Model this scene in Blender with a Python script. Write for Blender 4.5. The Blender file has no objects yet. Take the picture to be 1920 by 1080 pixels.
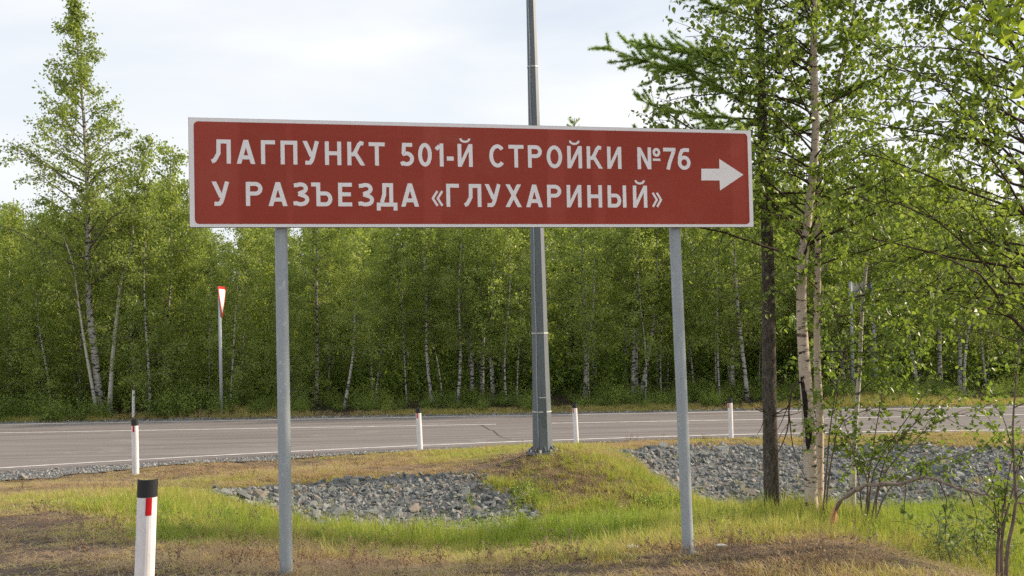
import bpy, bmesh, math
import numpy as np
from mathutils import Vector, Matrix, Quaternion

rng = np.random.default_rng(7)
SC = bpy.context.scene
COL = SC.collection

# ------------------------------------------------------------------ camera
F_PX, CX, CY = 2000.0, 960.0, 540.0
CAM = np.array([0.0, 0.0, 2.2])
PITCH = math.atan(58 / F_PX)
ROLL = 0.0215
_F = np.array([0, math.cos(PITCH), math.sin(PITCH)])
_U0 = np.array([0, -math.sin(PITCH), math.cos(PITCH)])
_X = np.array([1.0, 0, 0])
_U = _U0 * math.cos(ROLL) + _X * math.sin(ROLL)
_R = _X * math.cos(ROLL) - _U0 * math.sin(ROLL)
cam_d = bpy.data.cameras.new("camera")
cam = bpy.data.objects.new("camera", cam_d)
COL.objects.link(cam)
cam_d.sensor_width = 36.0
cam_d.lens = F_PX / 1920 * 36
cam_d.clip_end = 3000
M = Matrix.Identity(4)
for i in range(3):
    M[i][0], M[i][1], M[i][2], M[i][3] = _R[i], _U[i], -_F[i], CAM[i]
cam.matrix_world = M
SC.camera = cam

# ------------------------------------------------------------------ sky, sun, exposure
SUN_EL, SUN_AZ = math.radians(26), math.radians(11.5)   # azimuth from +X (right) towards +Y (away)
SUN_DIR = Vector((math.cos(SUN_EL) * math.cos(SUN_AZ), math.cos(SUN_EL) * math.sin(SUN_AZ), math.sin(SUN_EL)))
world = bpy.data.worlds.new("World")
SC.world = world
world.use_nodes = True
nt = world.node_tree
nt.nodes.clear()
def wn(t, **k):
    n = nt.nodes.new(t)
    for a, b in k.items():
        setattr(n, a, b)
    return n
sky = wn('ShaderNodeTexSky', sky_type='NISHITA', sun_disc=False, sun_elevation=SUN_EL,
         sun_rotation=math.radians(90) - SUN_AZ, air_density=1.0, dust_density=1.5, ozone_density=1.0)
tc = wn('ShaderNodeTexCoord')
mp = wn('ShaderNodeMapping')
mp.inputs['Scale'].default_value = (1.0, 1.0, 4.2)
mp.inputs['Rotation'].default_value = (0.05, 0.08, 0.4)
n1 = wn('ShaderNodeTexNoise')
n1.inputs['Scale'].default_value = 1.7
n1.inputs['Detail'].default_value = 6
n1.inputs['Roughness'].default_value = 0.52
n1.inputs['Distortion'].default_value = 0.35
cr = wn('ShaderNodeValToRGB')
cr.color_ramp.elements[0].position = 0.36
cr.color_ramp.elements[1].position = 0.66
cr.color_ramp.elements[0].color = (6.35, 6.85, 7.55, 1)
cr.color_ramp.elements[1].color = (8.7, 8.7, 8.65, 1)
mixc = wn('ShaderNodeMix', data_type='RGBA')
mixc.inputs['Factor'].default_value = 0.86
bg = wn('ShaderNodeBackground')
bg.inputs['Strength'].default_value = 0.1
wo = wn('ShaderNodeOutputWorld')
L = nt.links.new
L(tc.outputs['Generated'], mp.inputs['Vector'])
L(mp.outputs['Vector'], n1.inputs['Vector'])
L(n1.outputs['Fac'], cr.inputs['Fac'])
L(sky.outputs['Color'], mixc.inputs['A'])
L(cr.outputs['Color'], mixc.inputs['B'])
L(mixc.outputs['Result'], bg.inputs['Color'])
L(bg.outputs['Background'], wo.inputs['Surface'])

sun_d = bpy.data.lights.new("sun", 'SUN')
sun_d.energy = 4.8
sun_d.angle = math.radians(2.5)
sun_d.color = (1.0, 0.83, 0.63)
sun_o = bpy.data.objects.new("sun", sun_d)
COL.objects.link(sun_o)
sun_o.rotation_euler = SUN_DIR.to_track_quat('Z', 'Y').to_euler()
sun_o.location = (30, 12, 20)

SC.render.engine = 'CYCLES'
SC.cycles.use_denoising = False
SC.cycles.use_adaptive_sampling = True
SC.cycles.adaptive_threshold = 0.02
SC.cycles.max_bounces = 6
SC.cycles.transparent_max_bounces = 4
SC.cycles.diffuse_bounces = 3
SC.cycles.transmission_bounces = 3
SC.view_settings.view_transform = 'Standard'
SC.view_settings.look = 'None'
SC.view_settings.gamma = 1.0
SC.view_settings.use_curve_mapping = False
SC.view_settings.exposure = 0.40

# ------------------------------------------------------------------ helpers: measuring
def ray(px, py):
    return _F + _R * ((px - CX) / F_PX) + _U * ((CY - py) / F_PX)
def at(px, py, d):
    """the world point seen at this spot of the photograph, d metres away along the view axis"""
    return CAM + ray(px, py) * d
def atz(px, py, z):
    r = ray(px, py)
    return CAM + r * ((z - CAM[2]) / r[2])
def vnoise(x, y, s, seed=0):
    """smooth pseudo noise -1..1"""
    r = np.random.default_rng(seed)
    o = np.zeros_like(np.asarray(x, float))
    for k in range(7):
        a = r.uniform(0, 6.283); f = s * r.uniform(0.55, 1.8); p = r.uniform(0, 6.283)
        o = o + np.sin((x * math.cos(a) + y * math.sin(a)) * f + p + 0.7 * np.sin((y * math.cos(a * 1.7) - x * math.sin(a * 1.7)) * f * 0.6 + p * 2))
    return o / 4.2

# ------------------------------------------------------------------ helpers: materials
class NB:
    def __init__(self, name):
        self.m = bpy.data.materials.new(name)
        self.m.use_nodes = True
        self.t = self.m.node_tree
        self.t.nodes.clear()
        self.out = self.n('ShaderNodeOutputMaterial')
    def n(self, t, inp=None, **k):
        x = self.t.nodes.new(t)
        for a, b in k.items():
            setattr(x, a, b)
        for a, b in (inp or {}).items():
            if isinstance(b, bpy.types.NodeSocket):
                self.t.links.new(b, x.inputs[a])
            else:
                x.inputs[a].default_value = b
        return x
    def link(self, a, b):
        self.t.links.new(a, b)
    def ramp(self, fac, stops, interp='LINEAR'):
        r = self.n('ShaderNodeValToRGB', {'Fac': fac})
        e = r.color_ramp.elements
        r.color_ramp.interpolation = interp
        while len(e) < len(stops):
            e.new(0.5)
        for k, (p, c) in enumerate(stops):
            e[k].position = p
            e[k].color = (*c, 1) if len(c) == 3 else c
        return r.outputs['Color']
    def coords(self, scale=(1, 1, 1), kind='Object'):
        c = self.n('ShaderNodeTexCoord')
        m = self.n('ShaderNodeMapping', {'Vector': c.outputs[kind], 'Scale': scale})
        return m.outputs['Vector']
    def noise(self, vec, scale, detail=4, rough=0.55, dist=0.0):
        return self.n('ShaderNodeTexNoise', {'Vector': vec, 'Scale': scale, 'Detail': detail, 'Roughness': rough, 'Distortion': dist}).outputs['Fac']
    def mix(self, f, a, b, mode='MIX'):
        x = self.n('ShaderNodeMix', data_type='RGBA', blend_type=mode)
        for s, v in (('Factor', f), ('A', a), ('B', b)):
            if isinstance(v, bpy.types.NodeSocket):
                self.t.links.new(v, x.inputs[s])
            elif s == 'Factor':
                x.inputs[s].default_value = v
            else:
                x.inputs[s].default_value = (*v, 1)
        return x.outputs['Result']
    def math(self, op, a, b=0.0):
        return self.n('ShaderNodeMath', {0: a, 1: b}, operation=op).outputs[0]
    def bump(self, h, strength, dist=0.01):
        return self.n('ShaderNodeBump', {'Height': h, 'Strength': strength, 'Distance': dist}).outputs['Normal']
    def done(self, color, rough=0.7, normal=None, metallic=0.0, spec=0.5):
        p = self.n('ShaderNodeBsdfPrincipled', {'Roughness': rough, 'Metallic': metallic, 'Specular IOR Level': spec})
        if isinstance(color, bpy.types.NodeSocket):
            self.link(color, p.inputs['Base Color'])
        else:
            p.inputs['Base Color'].default_value = (*color, 1)
        if normal is not None:
            self.link(normal, p.inputs['Normal'])
        self.link(p.outputs[0], self.out.inputs['Surface'])
        return self.m

def leaf_mat(name, dark, light, transl=0.38, rough=0.42, gain=1.7, inst=False):
    b = NB(name)
    a = b.n('ShaderNodeAttribute', attribute_name='tint').outputs['Fac']
    if inst:
        i = b.n('ShaderNodeAttribute', attribute_name='itint', attribute_type='INSTANCER').outputs['Fac']
        a = b.math('ADD', b.math('MULTIPLY', a, 0.35), b.math('MULTIPLY', i, 0.65))
    else:
        o = b.n('ShaderNodeObjectInfo').outputs['Random']
        a = b.math('ADD', b.math('MULTIPLY', a, 0.62), b.math('MULTIPLY', o, 0.38))
    mid = tuple((x + y) / 2 for x, y in zip(dark, light))
    c = b.ramp(a, [(0, dark), (0.5, mid), (1, light)])
    p = b.n('ShaderNodeBsdfPrincipled', {'Base Color': c, 'Roughness': rough, 'Specular IOR Level': 0.45})
    g = b.mix(1.0, c, (gain, gain * 1.02, gain * 0.6), 'MULTIPLY')
    t = b.n('ShaderNodeBsdfTranslucent', {'Color': g})
    m = b.n('ShaderNodeMixShader', {0: transl, 1: p.outputs[0], 2: t.outputs[0]})
    b.link(m.outputs[0], b.out.inputs['Surface'])
    return b.m

MAT = {}
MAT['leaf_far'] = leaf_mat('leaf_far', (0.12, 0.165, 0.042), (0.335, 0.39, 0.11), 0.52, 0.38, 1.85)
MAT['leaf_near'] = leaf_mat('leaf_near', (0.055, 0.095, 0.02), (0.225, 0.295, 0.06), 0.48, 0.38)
MAT['leaf_sun'] = leaf_mat('leaf_sun', (0.11, 0.19, 0.03), (0.30, 0.36, 0.05), 0.5, 0.42)
MAT['leaf_grey'] = leaf_mat('leaf_grey', (0.10, 0.14, 0.05), (0.24, 0.29, 0.12), 0.35, 0.55)
MAT['needle'] = leaf_mat('needle', (0.14, 0.23, 0.06), (0.36, 0.45, 0.13), 0.55, 0.5)
MAT['leaf_inst'] = leaf_mat('leaf_inst', (0.11, 0.165, 0.036), (0.30, 0.37, 0.09), 0.48, inst=True)

def grass_mat():
    b = NB('grass_blade')
    a = b.n('ShaderNodeAttribute', attribute_name='tint').outputs['Fac']
    i = b.n('ShaderNodeAttribute', attribute_name='itint', attribute_type='INSTANCER').outputs['Fac']
    v = b.math('ADD', b.math('MULTIPLY', a, 0.24), b.math('MULTIPLY', i, 0.80))
    c = b.ramp(v, [(0.0, (0.16, 0.25, 0.03)), (0.25, (0.29, 0.37, 0.05)), (0.45, (0.42, 0.42, 0.10)),
                   (0.62, (0.47, 0.385, 0.165)), (0.8, (0.47, 0.345, 0.195)), (1.0, (0.34, 0.23, 0.15))])
    p = b.n('ShaderNodeBsdfPrincipled', {'Base Color': c, 'Roughness': 0.55, 'Specular IOR Level': 0.3})
    t = b.n('ShaderNodeBsdfTranslucent', {'Color': b.mix(1.0, c, (1.25, 1.25, 1.0), 'MULTIPLY')})
    m = b.n('ShaderNodeMixShader', {0: 0.38, 1: p.outputs[0], 2: t.outputs[0]})
    b.link(m.outputs[0], b.out.inputs['Surface'])
    return b.m
MAT['grass'] = grass_mat()

def bark_birch(name, base, dark, amount, scale=1.0, patch=(5, 5, 16)):
    b = NB(name)
    v = b.coords(tuple(p * scale for p in patch))
    n = b.noise(v, 1.0, 5, 0.6, 0.4)
    v2 = b.coords((7 * scale, 7 * scale, 60 * scale))
    n2 = b.noise(v2, 1.0, 2, 0.5)
    m1 = b.ramp(n, [(amount - 0.03, (1, 1, 1)), (amount + 0.02, (0, 0, 0))])
    m2 = b.ramp(n2, [(0.37, (0.6, 0.6, 0.6)), (0.42, (0, 0, 0))])
    big = b.noise(b.coords((2, 2, 3)), 1.0, 3)
    c0 = b.mix(big, base, tuple(x * 0.72 for x in base))
    c1 = b.mix(m2, c0, tuple(x * 0.45 for x in base))
    c = b.mix(m1, c1, dark)
    return b.done(c, 0.75, b.bump(n, 0.4, 0.01), spec=0.25)
MAT['birch_far'] = bark_birch('birch_far', (0.50, 0.47, 0.43), (0.045, 0.04, 0.036), 0.47)
MAT['birch_pale'] = bark_birch('birch_pale', (0.60, 0.56, 0.49), (0.07, 0.06, 0.05), 0.39, 1.4)
MAT['birch_near'] = bark_birch('birch_near', (0.66, 0.54, 0.45), (0.06, 0.04, 0.032), 0.395, 2.0, (4, 4, 12))
def bark_dark(name, a, c, scale=(30, 30, 7), depth=0.02):
    b = NB(name)
    n = b.noise(b.coords(scale), 1.0, 6, 0.65, 0.6)
    return b.done(b.ramp(n, [(0.3, a), (0.7, c)]), 0.9, b.bump(n, 0.9, depth), spec=0.2)
MAT['larch_bark'] = bark_dark('larch_bark', (0.03, 0.024, 0.02), (0.19, 0.16, 0.14), (46, 46, 17), 0.03)
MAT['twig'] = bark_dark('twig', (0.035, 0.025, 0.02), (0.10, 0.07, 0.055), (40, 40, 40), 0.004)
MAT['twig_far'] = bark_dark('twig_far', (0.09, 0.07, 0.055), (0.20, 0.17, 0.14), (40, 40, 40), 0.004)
MAT['stem_brown'] = bark_dark('stem_brown', (0.09, 0.06, 0.045), (0.20, 0.15, 0.12), (40, 40, 14), 0.006)
MAT['broken_wood'] = bark_dark('broken_wood', (0.13, 0.095, 0.078), (0.40, 0.32, 0.27), (22, 22, 22), 0.012)
MAT['raw_wood'] = bark_dark('raw_wood', (0.48, 0.24, 0.11), (0.68, 0.42, 0.24), (60, 60, 10), 0.006)
MAT['char'] = bark_dark('char', (0.010, 0.008, 0.008), (0.045, 0.035, 0.03), (40, 40, 20), 0.01)

# ------------------------------------------------------------------ helpers: meshes
class MB:
    """collects geometry for ONE mesh object"""
    def __init__(self):
        self.v = []; self.f = []; self.n = 0; self.t = []; self.smooth = []
    def add(self, verts, faces, tint=0.5, smooth=False):
        verts = np.asarray(verts, float).reshape(-1, 3)
        o = self.n
        self.v.append(verts)
        self.n += len(verts)
        for f in faces:
            self.f.append([i + o for i in f])
        self.t.append(np.full(len(verts), tint) if np.isscalar(tint) else np.asarray(tint))
        self.smooth += [smooth] * len(faces)
    def box(self, c, s, rot=None):
        c = np.asarray(c, float); h = np.asarray(s, float) / 2
        v = np.array([[x, y, z] for x in (-1, 1) for y in (-1, 1) for z in (-1, 1)]) * h
        if rot is not None:
            v = v @ np.asarray(rot).T
        self.add(v + c, [(0, 1, 3, 2), (4, 6, 7, 5), (0, 4, 5, 1), (2, 3, 7, 6), (0, 2, 6, 4), (1, 5, 7, 3)])
    def tube(self, pts, rad, sides=6, cap=True, smooth=True, phase=0.0, tint=0.5):
        pts = np.asarray(pts, float); n = len(pts)
        rad = np.broadcast_to(np.asarray(rad, float), (n,))
        tan = np.gradient(pts, axis=0)
        tan /= np.linalg.norm(tan, axis=1)[:, None] + 1e-9
        ref = np.array([0.0, -1.0, 0.0]) if abs(tan[0][1]) < 0.8 else np.array([1.0, 0, 0])
        a = np.arange(sides) * 2 * math.pi / sides + phase
        V = []
        for i in range(n):
            u = ref - tan[i] * np.dot(ref, tan[i]); u /= np.linalg.norm(u) + 1e-9
            w = np.cross(tan[i], u); ref = u
            V.append(pts[i] + rad[i] * (np.cos(a)[:, None] * u + np.sin(a)[:, None] * w))
        V = np.concatenate(V)
        Fc = []
        for i in range(n - 1):
            for k in range(sides):
                k2 = (k + 1) % sides
                Fc.append((i * sides + k, i * sides + k2, (i + 1) * sides + k2, (i + 1) * sides + k))
        if cap:
            Fc.append(tuple(range(sides))[::-1]); Fc.append(tuple((n - 1) * sides + k for k in range(sides)))
        self.add(V, Fc, tint, smooth)
    def arrays(self, verts, faces, tint):
        """verts (N,3), faces (M,k) numpy, tint (N,)"""
        self.v.append(verts); self.f += (faces + self.n).tolist(); self.n += len(verts)
        self.t.append(tint); self.smooth += [False] * len(faces)
    def mesh(self, name, mat):
        me = bpy.data.meshes.new(name)
        V = np.concatenate(self.v) if self.v else np.zeros((0, 3))
        me.from_pydata(V.tolist(), [], self.f)
        at_ = me.attributes.new('tint', 'FLOAT', 'POINT')
        at_.data.foreach_set('value', np.concatenate(self.t).astype(np.float32))
        me.polygons.foreach_set('use_smooth', self.smooth)
        if mat is not None:
            me.materials.append(MAT[mat] if isinstance(mat, str) else mat)
        me.update()
        return me
    def build(self, name, mat, parent=None):
        return link(name, self.mesh(name, mat), parent)

def link(name, me, parent=None):
    o = bpy.data.objects.new(name, me)
    COL.objects.link(o)
    if parent is not None:
        o.parent = parent
        o.matrix_parent_inverse = parent_inv(parent)
    return o
def parent_inv(p):
    m = Matrix.Translation(p.location) @ p.rotation_euler.to_matrix().to_4x4() @ Matrix.Diagonal((*p.scale, 1))
    return m.inverted()
def tag(o, label=None, cat=None, group=None, kind=None):
    for k, v in (('label', label), ('category', cat), ('group', group), ('kind', kind)):
        if v:
            o[k] = v
    return o
def thing(name, loc, label, cat, group=None):
    o = bpy.data.objects.new(name, None)
    COL.objects.link(o)
    o.empty_display_size = 0.2
    o.location = Vector([float(c) for c in loc])
    return tag(o, label, cat, group)
def unit(v):
    v = np.asarray(v, float)
    return v / (np.linalg.norm(v, axis=-1, keepdims=True) + 1e-9)

# ------------------------------------------------------------------ terrain height
CTRL = []
def cp(px, py, d):
    CTRL.append(at(px, py, d))
for a in [(0, 1080, 6.2), (480, 1080, 6.3), (960, 1078, 6.5), (1400, 1072, 6.6), (1750, 1062, 6.6),
          (537, 1084, 6.33), (1289, 1036, 7.06), (100, 1000, 8.5), (100, 935, 11), (0, 907, 14.9), (60, 905, 15.0), (253, 886, 15.5), (450, 868, 16.8), (600, 860, 17.1), (786, 846, 18.0), (900, 841, 18.2), (1090, 834, 18.4), (1370, 823, 18.8), (1600, 819, 18.6), (1880, 815, 18.5), (450, 885, 15.6), (600, 880, 15.5), (700, 868, 16.2), (300, 905, 13.5), (150, 915, 13.0),
          (300, 940, 10.6), (300, 1000, 8.4), (600, 992, 11.0), (600, 1040, 8.2), (800, 1000, 11.0), (800, 1040, 8.4), (1000, 1040, 8.4),
          (850, 885, 14.0), (640, 893, 13.9), (440, 915, 13.4), (700, 940, 12.8), (750, 985, 11.9), (600, 965, 12.0), (950, 945, 12.4), (1000, 978, 11.6),
          (1018, 850, 14.0), (950, 862, 14.6), (900, 880, 14.3), (1000, 900, 13.0), (1100, 965, 11.8), (1230, 968, 12.0), (1150, 868, 13.8), (1225, 920, 13.0), (1090, 838, 15.0),
          (1160, 846, 16.2), (1300, 838, 17.0), (1300, 829, 17.7), (1700, 838, 17.0), (1900, 846, 16.5),
          (1400, 900, 15.5), (1330, 955, 14.0), (1420, 962, 13.4), (1700, 900, 15.5), (1760, 945, 14.2), (1900, 905, 15.2),
          (1750, 972, 12.2), (1800, 1000, 11.0), (1880, 1040, 9.2), (1600, 985, 12.5),
          (1445, 962, 9.6), (1520, 975, 9.2), (1380, 980, 9.4), (1200, 1000, 9.4), (1620, 982, 9.0), (1550, 1028, 7.1), (1690, 1035, 7.2), (1780, 1078, 7.2),
          (1300, 985, 10.2), (1130, 985, 10.8)]:
    cp(*a)
for x, y, z in [(-6, 2, 0.7), (0, 2, 0.62), (6, 2, 0.65), (-12, 8, 0.6), (-14, 12, 0.45), (-12, 13.5, 0.1), (14, 8, 0.1), (14, 12, -0.2), (14, 15, -0.3), (14, 17.6, 0.0),
                (-20, 4, 0.6), (20, 4, 0.3), (0, -8, 0.6), (-15, -8, 0.6), (15, -8, 0.6), (5.2, 12.3, -0.35), (3.6, 12.6, -0.3), (7, 6, 0.3), (9, 9, 0.0)]:
    CTRL.append(np.array([x, y, z]))
CTRL = np.array(CTRL)
def _phi(r2):
    return np.sqrt(r2 + 0.45)
_A = _phi(((CTRL[:, None, :2] - CTRL[None, :, :2]) ** 2).sum(-1)) - np.eye(len(CTRL)) * 0.02
_zm = 0.2
_W = np.linalg.solve(_A, CTRL[:, 2] - _zm)

# road edges: fitted through points read on the painted lines, all on the road plane z = 0
def fit(pts, deg=2):
    P = np.array([atz(px, py, 0.0) for px, py in pts])
    return np.polyfit(P[:, 0], P[:, 1], deg)
NEAR = fit([(0, 878), (260, 862), (520, 849), (786, 834), (1018, 827), (1370, 815.5), (1620, 811), (1880, 806)])
FAR = fit([(0, 795), (480, 790), (905, 781), (1290, 772), (1600, 768), (1900, 764)], 1)
def clampx(x):
    return np.clip(x, -11, 13)
def ny(x):
    xc = clampx(x)
    return np.polyval(NEAR, xc) + (x - xc) * np.polyval(np.polyder(NEAR), xc)
def fy(x):
    return np.polyval(FAR, x)
def shoulder_w(x):
    return np.interp(x, [-9, -7, -5.5, -3, 0, 3, 9], [2.1, 1.75, 1.15, 0.85, 0.55, 0.45, 0.45])
def sstep(a, b, x):
    t = np.clip((x - a) / (b - a), 0, 1)
    return t * t * (3 - 2 * t)
def H(x, y):
    x = np.asarray(x, float); y = np.asarray(y, float)
    sh = x.shape
    p = np.stack([np.clip(x, -16, 16).ravel(), np.clip(y, -6, 22).ravel()], -1)
    z = np.empty(len(p))
    for s in range(0, len(p), 20000):
        q = p[s:s + 20000]
        z[s:s + 20000] = _zm + _phi(((q[:, None, :] - CTRL[None, :, :2]) ** 2).sum(-1)) @ _W
    z = np.clip(z, -0.7, 1.0).reshape(sh)
    yn, yf = ny(x), fy(x)
    w = sstep(-(shoulder_w(x) + 0.45), -0.32, y - yn)
    z = z * (1 - w) + (-0.045) * w
    wf = sstep(0.5, 2.0, y - yf)
    bank = 0.06 + 0.10 * np.exp(-(((x + 7.2) / 1.4) ** 2)) * np.exp(-((y - 26.2) / 0.8) ** 2) + 0.16 * np.exp(-(((x - 8.6) / 1.6) ** 2)) * np.exp(-((y - 26.4) / 0.9) ** 2)
    z = z * (1 - wf) + (bank - 0.02) * wf
    off = (1 - w) + wf
    z = z + off * (0.022 * vnoise(x, y, 2.4, 3) + 0.012 * vnoise(x, y, 7.0, 4))
    far = sstep(60, 300, np.hypot(x, y))
    return z * (1 - far)
def h1(x, y):
    return float(H(np.array([x]), np.array([y]))[0])
def G(px, py, d0=4.0, d1=40.0):
    """where the line of sight through this pixel meets the ground"""
    ds = np.linspace(d0, d1, 500)
    P = CAM + ray(px, py)[None, :] * ds[:, None]
    k = P[:, 2] - H(P[:, 0], P[:, 1])
    i = int(np.argmax(k < 0)) if (k < 0).any() else len(ds) - 1
    return P[i]
def inside(poly, x, y):
    poly = np.asarray(poly); r = np.zeros(x.shape, bool)
    j = len(poly) - 1
    for i in range(len(poly)):
        xi, yi = poly[i][:2]; xj, yj = poly[j][:2]
        c = ((yi > y) != (yj > y)) & (x < (xj - xi) * (y - yi) / (yj - yi + 1e-12) + xi)
        r ^= c; j = i
    return r

ROCK_L = np.array([G(*p)[:2] for p in [(385, 926), (430, 921), (520, 914), (640, 903), (745, 896), (850, 891), (890, 902), (925, 922), (978, 944), (1052, 986), (950, 1006), (800, 1010), (700, 1008), (600, 994), (520, 966), (440, 946)]])
ROCK_R = [G(*p)[:2] for p in [(1160, 846), (1230, 839), (1400, 838), (1600, 839), (1780, 842), (1925, 846)]]
ROCK_R = np.array([*ROCK_R, (13.5, 16.4), (13.5, 13.6), *[at(p, q, d)[:2] for p, q, d in [(1900, 938, 14.0), (1760, 946, 14.0), (1600, 952, 13.6), (1420, 962, 13.0), (1290, 960, 13.4)]], G(1275, 940)[:2], G(1220, 892)[:2]])

# ground cover: (px, py, dryness 0 green .. 1 brown, height m, density 0..1)
COVER = []
for px, py, dry, hgt, den in [
    (60, 1070, .86, .05, .35), (60, 1010, .80, .07, .5), (30, 960, .62, .07, .6), (170, 935, .5, .09, .8), (250, 950, .36, .12, 1), (330, 960, .3, .15, 1), (180, 1000, .66, .08, .7), (330, 1000, .33, .14, 1),
    (450, 990, .26, .17, 1), (420, 955, .34, .13, 1), (430, 1050, .72, .08, .7), (230, 1060, .8, .06, .5), (560, 985, .26, .16, 1), (620, 1000, .16, .17, 1), (700, 1010, .16, .19, 1), (800, 1005, .13, .2, 1), (900, 1003, .13, .2, 1), (1000, 1005, .09, .2, 1), (1080, 1000, .1, .2, 1),
    (600, 1045, .55, .12, .8), (700, 1060, .82, .07, .6), (800, 1050, .62, .12, .8), (950, 1050, .62, .12, .85), (1100, 1045, .55, .13, .9), (1200, 1020, .42, .14, 1), (900, 1078, .8, .08, .6), (650, 1078, .8, .08, .6),
    (1100, 1075, .74, .09, .7), (1300, 1060, .85, .08, .35), (1250, 1075, .85, .06, .3), (1180, 985, .1, .18, 1), (1350, 1000, .36, .17, 1), (1400, 1010, .44, .16, 1), (1450, 985, .24, .2, 1), (1520, 990, .2, .2, 1), (1600, 1000, .3, .18, 1),
    (1420, 1045, .84, .06, .25), (1550, 1040, .9, .05, .15), (1650, 1040, .84, .06, .25), (1480, 1068, .7, .1, .6), (1620, 1070, .6, .12, .7), (1760, 1050, .36, .15, .9), (1720, 1010, .26, .18, 1),
    (1750, 965, .12, .22, 1), (1850, 970, .12, .22, 1), (1900, 1000, .14, .22, 1), (1800, 1020, .16, .2, 1), (1870, 1060, .2, .18, 1), (1680, 970, .14, .2, 1),
    (60, 915, .8, .05, .6), (150, 905, .82, .05, .45), (250, 900, .84, .05, .4), (340, 890, .80, .05, .55), (450, 885, .78, .06, .65), (450, 905, .68, .08, .8), (560, 868, .84, .05, .5), (600, 885, .66, .09, .8), (680, 875, .68, .08, .8), (760, 865, .72, .08, .8), (650, 860, .74, .07, .7),
    (820, 862, .5, .1, .9), (880, 850, .45, .1, .95), (960, 845, .52, .1, .9), (930, 870, .9, .05, .0), (960, 885, .75, .06, .4), (740, 879, .9, .05, .1), (1085, 925, .66, .07, .6), (1040, 890, .66, .07, .6), (540, 874, .9, .04, .1), (640, 1062, .95, .04, .05), (760, 1066, .9, .04, .1), (40, 985, .9, .04, .1), (90, 1035, .9, .04, .05), (30, 1055, .9, .04, .05), (1030, 1072, .9, .04, .1), (1000, 880, .5, .09, .8), (910, 865, .7, .07, .6), (940, 915, .3, .14, 1), (1000, 945, .2, .17, 1), (1020, 915, .5, .1, .75), (1060, 900, .52, .1, .75), (1080, 870, .42, .11, .9), (1140, 870, .42, .13, .95), (1100, 920, .48, .11, .8), (1180, 910, .42, .13, .95), (1060, 945, .4, .12, .9), (1120, 955, .3, .13, .95), (1200, 945, .5, .12, .9), (1240, 950, .22, .16, 1), (1220, 905, .28, .15, 1), (1100, 848, .5, .1, .9),
    (1200, 830, .78, .07, .7), (1350, 830, .72, .08, .75), (1500, 832, .66, .09, .8), (1700, 835, .66, .09, .8), (1850, 838, .62, .1, .85)]:
    g = G(px, py)
    COVER.append((g[0], g[1], dry, hgt * (0.62 if dry < 0.4 else 0.55), den * (0.9 if dry < 0.45 else 0.8 if py < 1035 else 0.78)))
for x, y, dry, hgt, den in [(-8, 8, .7, .08, .6), (-10, 12, .6, .08, .7), (9, 8, .2, .2, 1), (11, 12, .15, .22, 1), (-12, 5, .8, .07, .5), (0, 3, .85, .05, .3), (6, 4, .8, .06, .3), (-6, 4, .85, .05, .3)]:
    COVER.append((x, y, dry, hgt, den))
COVER = np.array(COVER)
def cover(x, y):
    out = np.zeros((len(x), 3))
    for s in range(0, len(x), 20000):
        dx = x[s:s + 20000, None] - COVER[None, :, 0]; dy = y[s:s + 20000, None] - COVER[None, :, 1]
        w = 1.0 / (dx * dx + dy * dy + 0.02) ** 2.2
        w /= w.sum(1, keepdims=True)
        out[s:s + 20000] = w @ COVER[:, 2:]
    return out

# ------------------------------------------------------------------ ground sheet
def axis(parts):
    return np.concatenate([np.arange(a, b, s) for a, b, s in parts])
gx = axis([(-900, -200, 100), (-200, -60, 20), (-60, -20, 4), (-20, -10, 0.6), (-10, 12, 0.11), (12, 22, 0.6), (22, 60, 4), (60, 200, 20), (200, 901, 100)])
gy = axis([(-300, -60, 40), (-60, -10, 6), (-10, 3, 0.7), (3, 20, 0.10), (20, 30, 0.4), (30, 60, 3), (60, 200, 20), (200, 1501, 100)])
XX, YY = np.meshgrid(gx, gy)
ZZ = H(XX, YY)
nx_, ny_ = len(gx), len(gy)
gv = np.stack([XX.ravel(), YY.ravel(), ZZ.ravel()], -1)
ii = (np.arange(ny_ - 1)[:, None] * nx_ + np.arange(nx_ - 1)[None, :]).ravel()
gf = np.stack([ii, ii + 1, ii + nx_ + 1, ii + nx_], -1)
cv = cover(gv[:, 0], gv[:, 1])
forest_m = sstep(0.9, 1.6, gv[:, 1] - fy(gv[:, 0]))
me = bpy.data.meshes.new('ground')
me.from_pydata(gv.tolist(), [], gf.tolist())
me.polygons.foreach_set('use_smooth', [True] * len(gf))
for nm, val in (('dry', cv[:, 0]), ('bare', 1 - cv[:, 2]), ('wood', forest_m)):
    me.attributes.new(nm, 'FLOAT', 'POINT').data.foreach_set('value', np.clip(val, 0, 1).astype(np.float32))
b = NB('ground_soil')
dry = b.n('ShaderNodeAttribute', attribute_name='dry').outputs['Fac']
bare = b.n('ShaderNodeAttribute', attribute_name='bare').outputs['Fac']
wood = b.n('ShaderNodeAttribute', attribute_name='wood').outputs['Fac']
v = b.coords()
na = b.noise(v, 2.2, 6, 0.6, 0.3)
nb = b.noise(v, 22, 5, 0.65)
nc = b.noise(v, 90, 3, 0.6)
thatch = b.mix(nb, (0.18, 0.125, 0.08), (0.40, 0.30, 0.195))
moss = b.mix(nb, (0.07, 0.10, 0.02), (0.17, 0.18, 0.05))
soil = b.mix(nb, b.mix(nc, (0.11, 0.078, 0.064), (0.21, 0.16, 0.132)), b.mix(nc, (0.16, 0.12, 0.098), (0.30, 0.23, 0.19)))
sand = b.mix(nc, (0.27, 0.20, 0.14), (0.42, 0.33, 0.25))
soil = b.mix(b.ramp(na, [(0.57, (0, 0, 0)), (0.68, (0.8, 0.8, 0.8))]), soil, sand)
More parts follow.
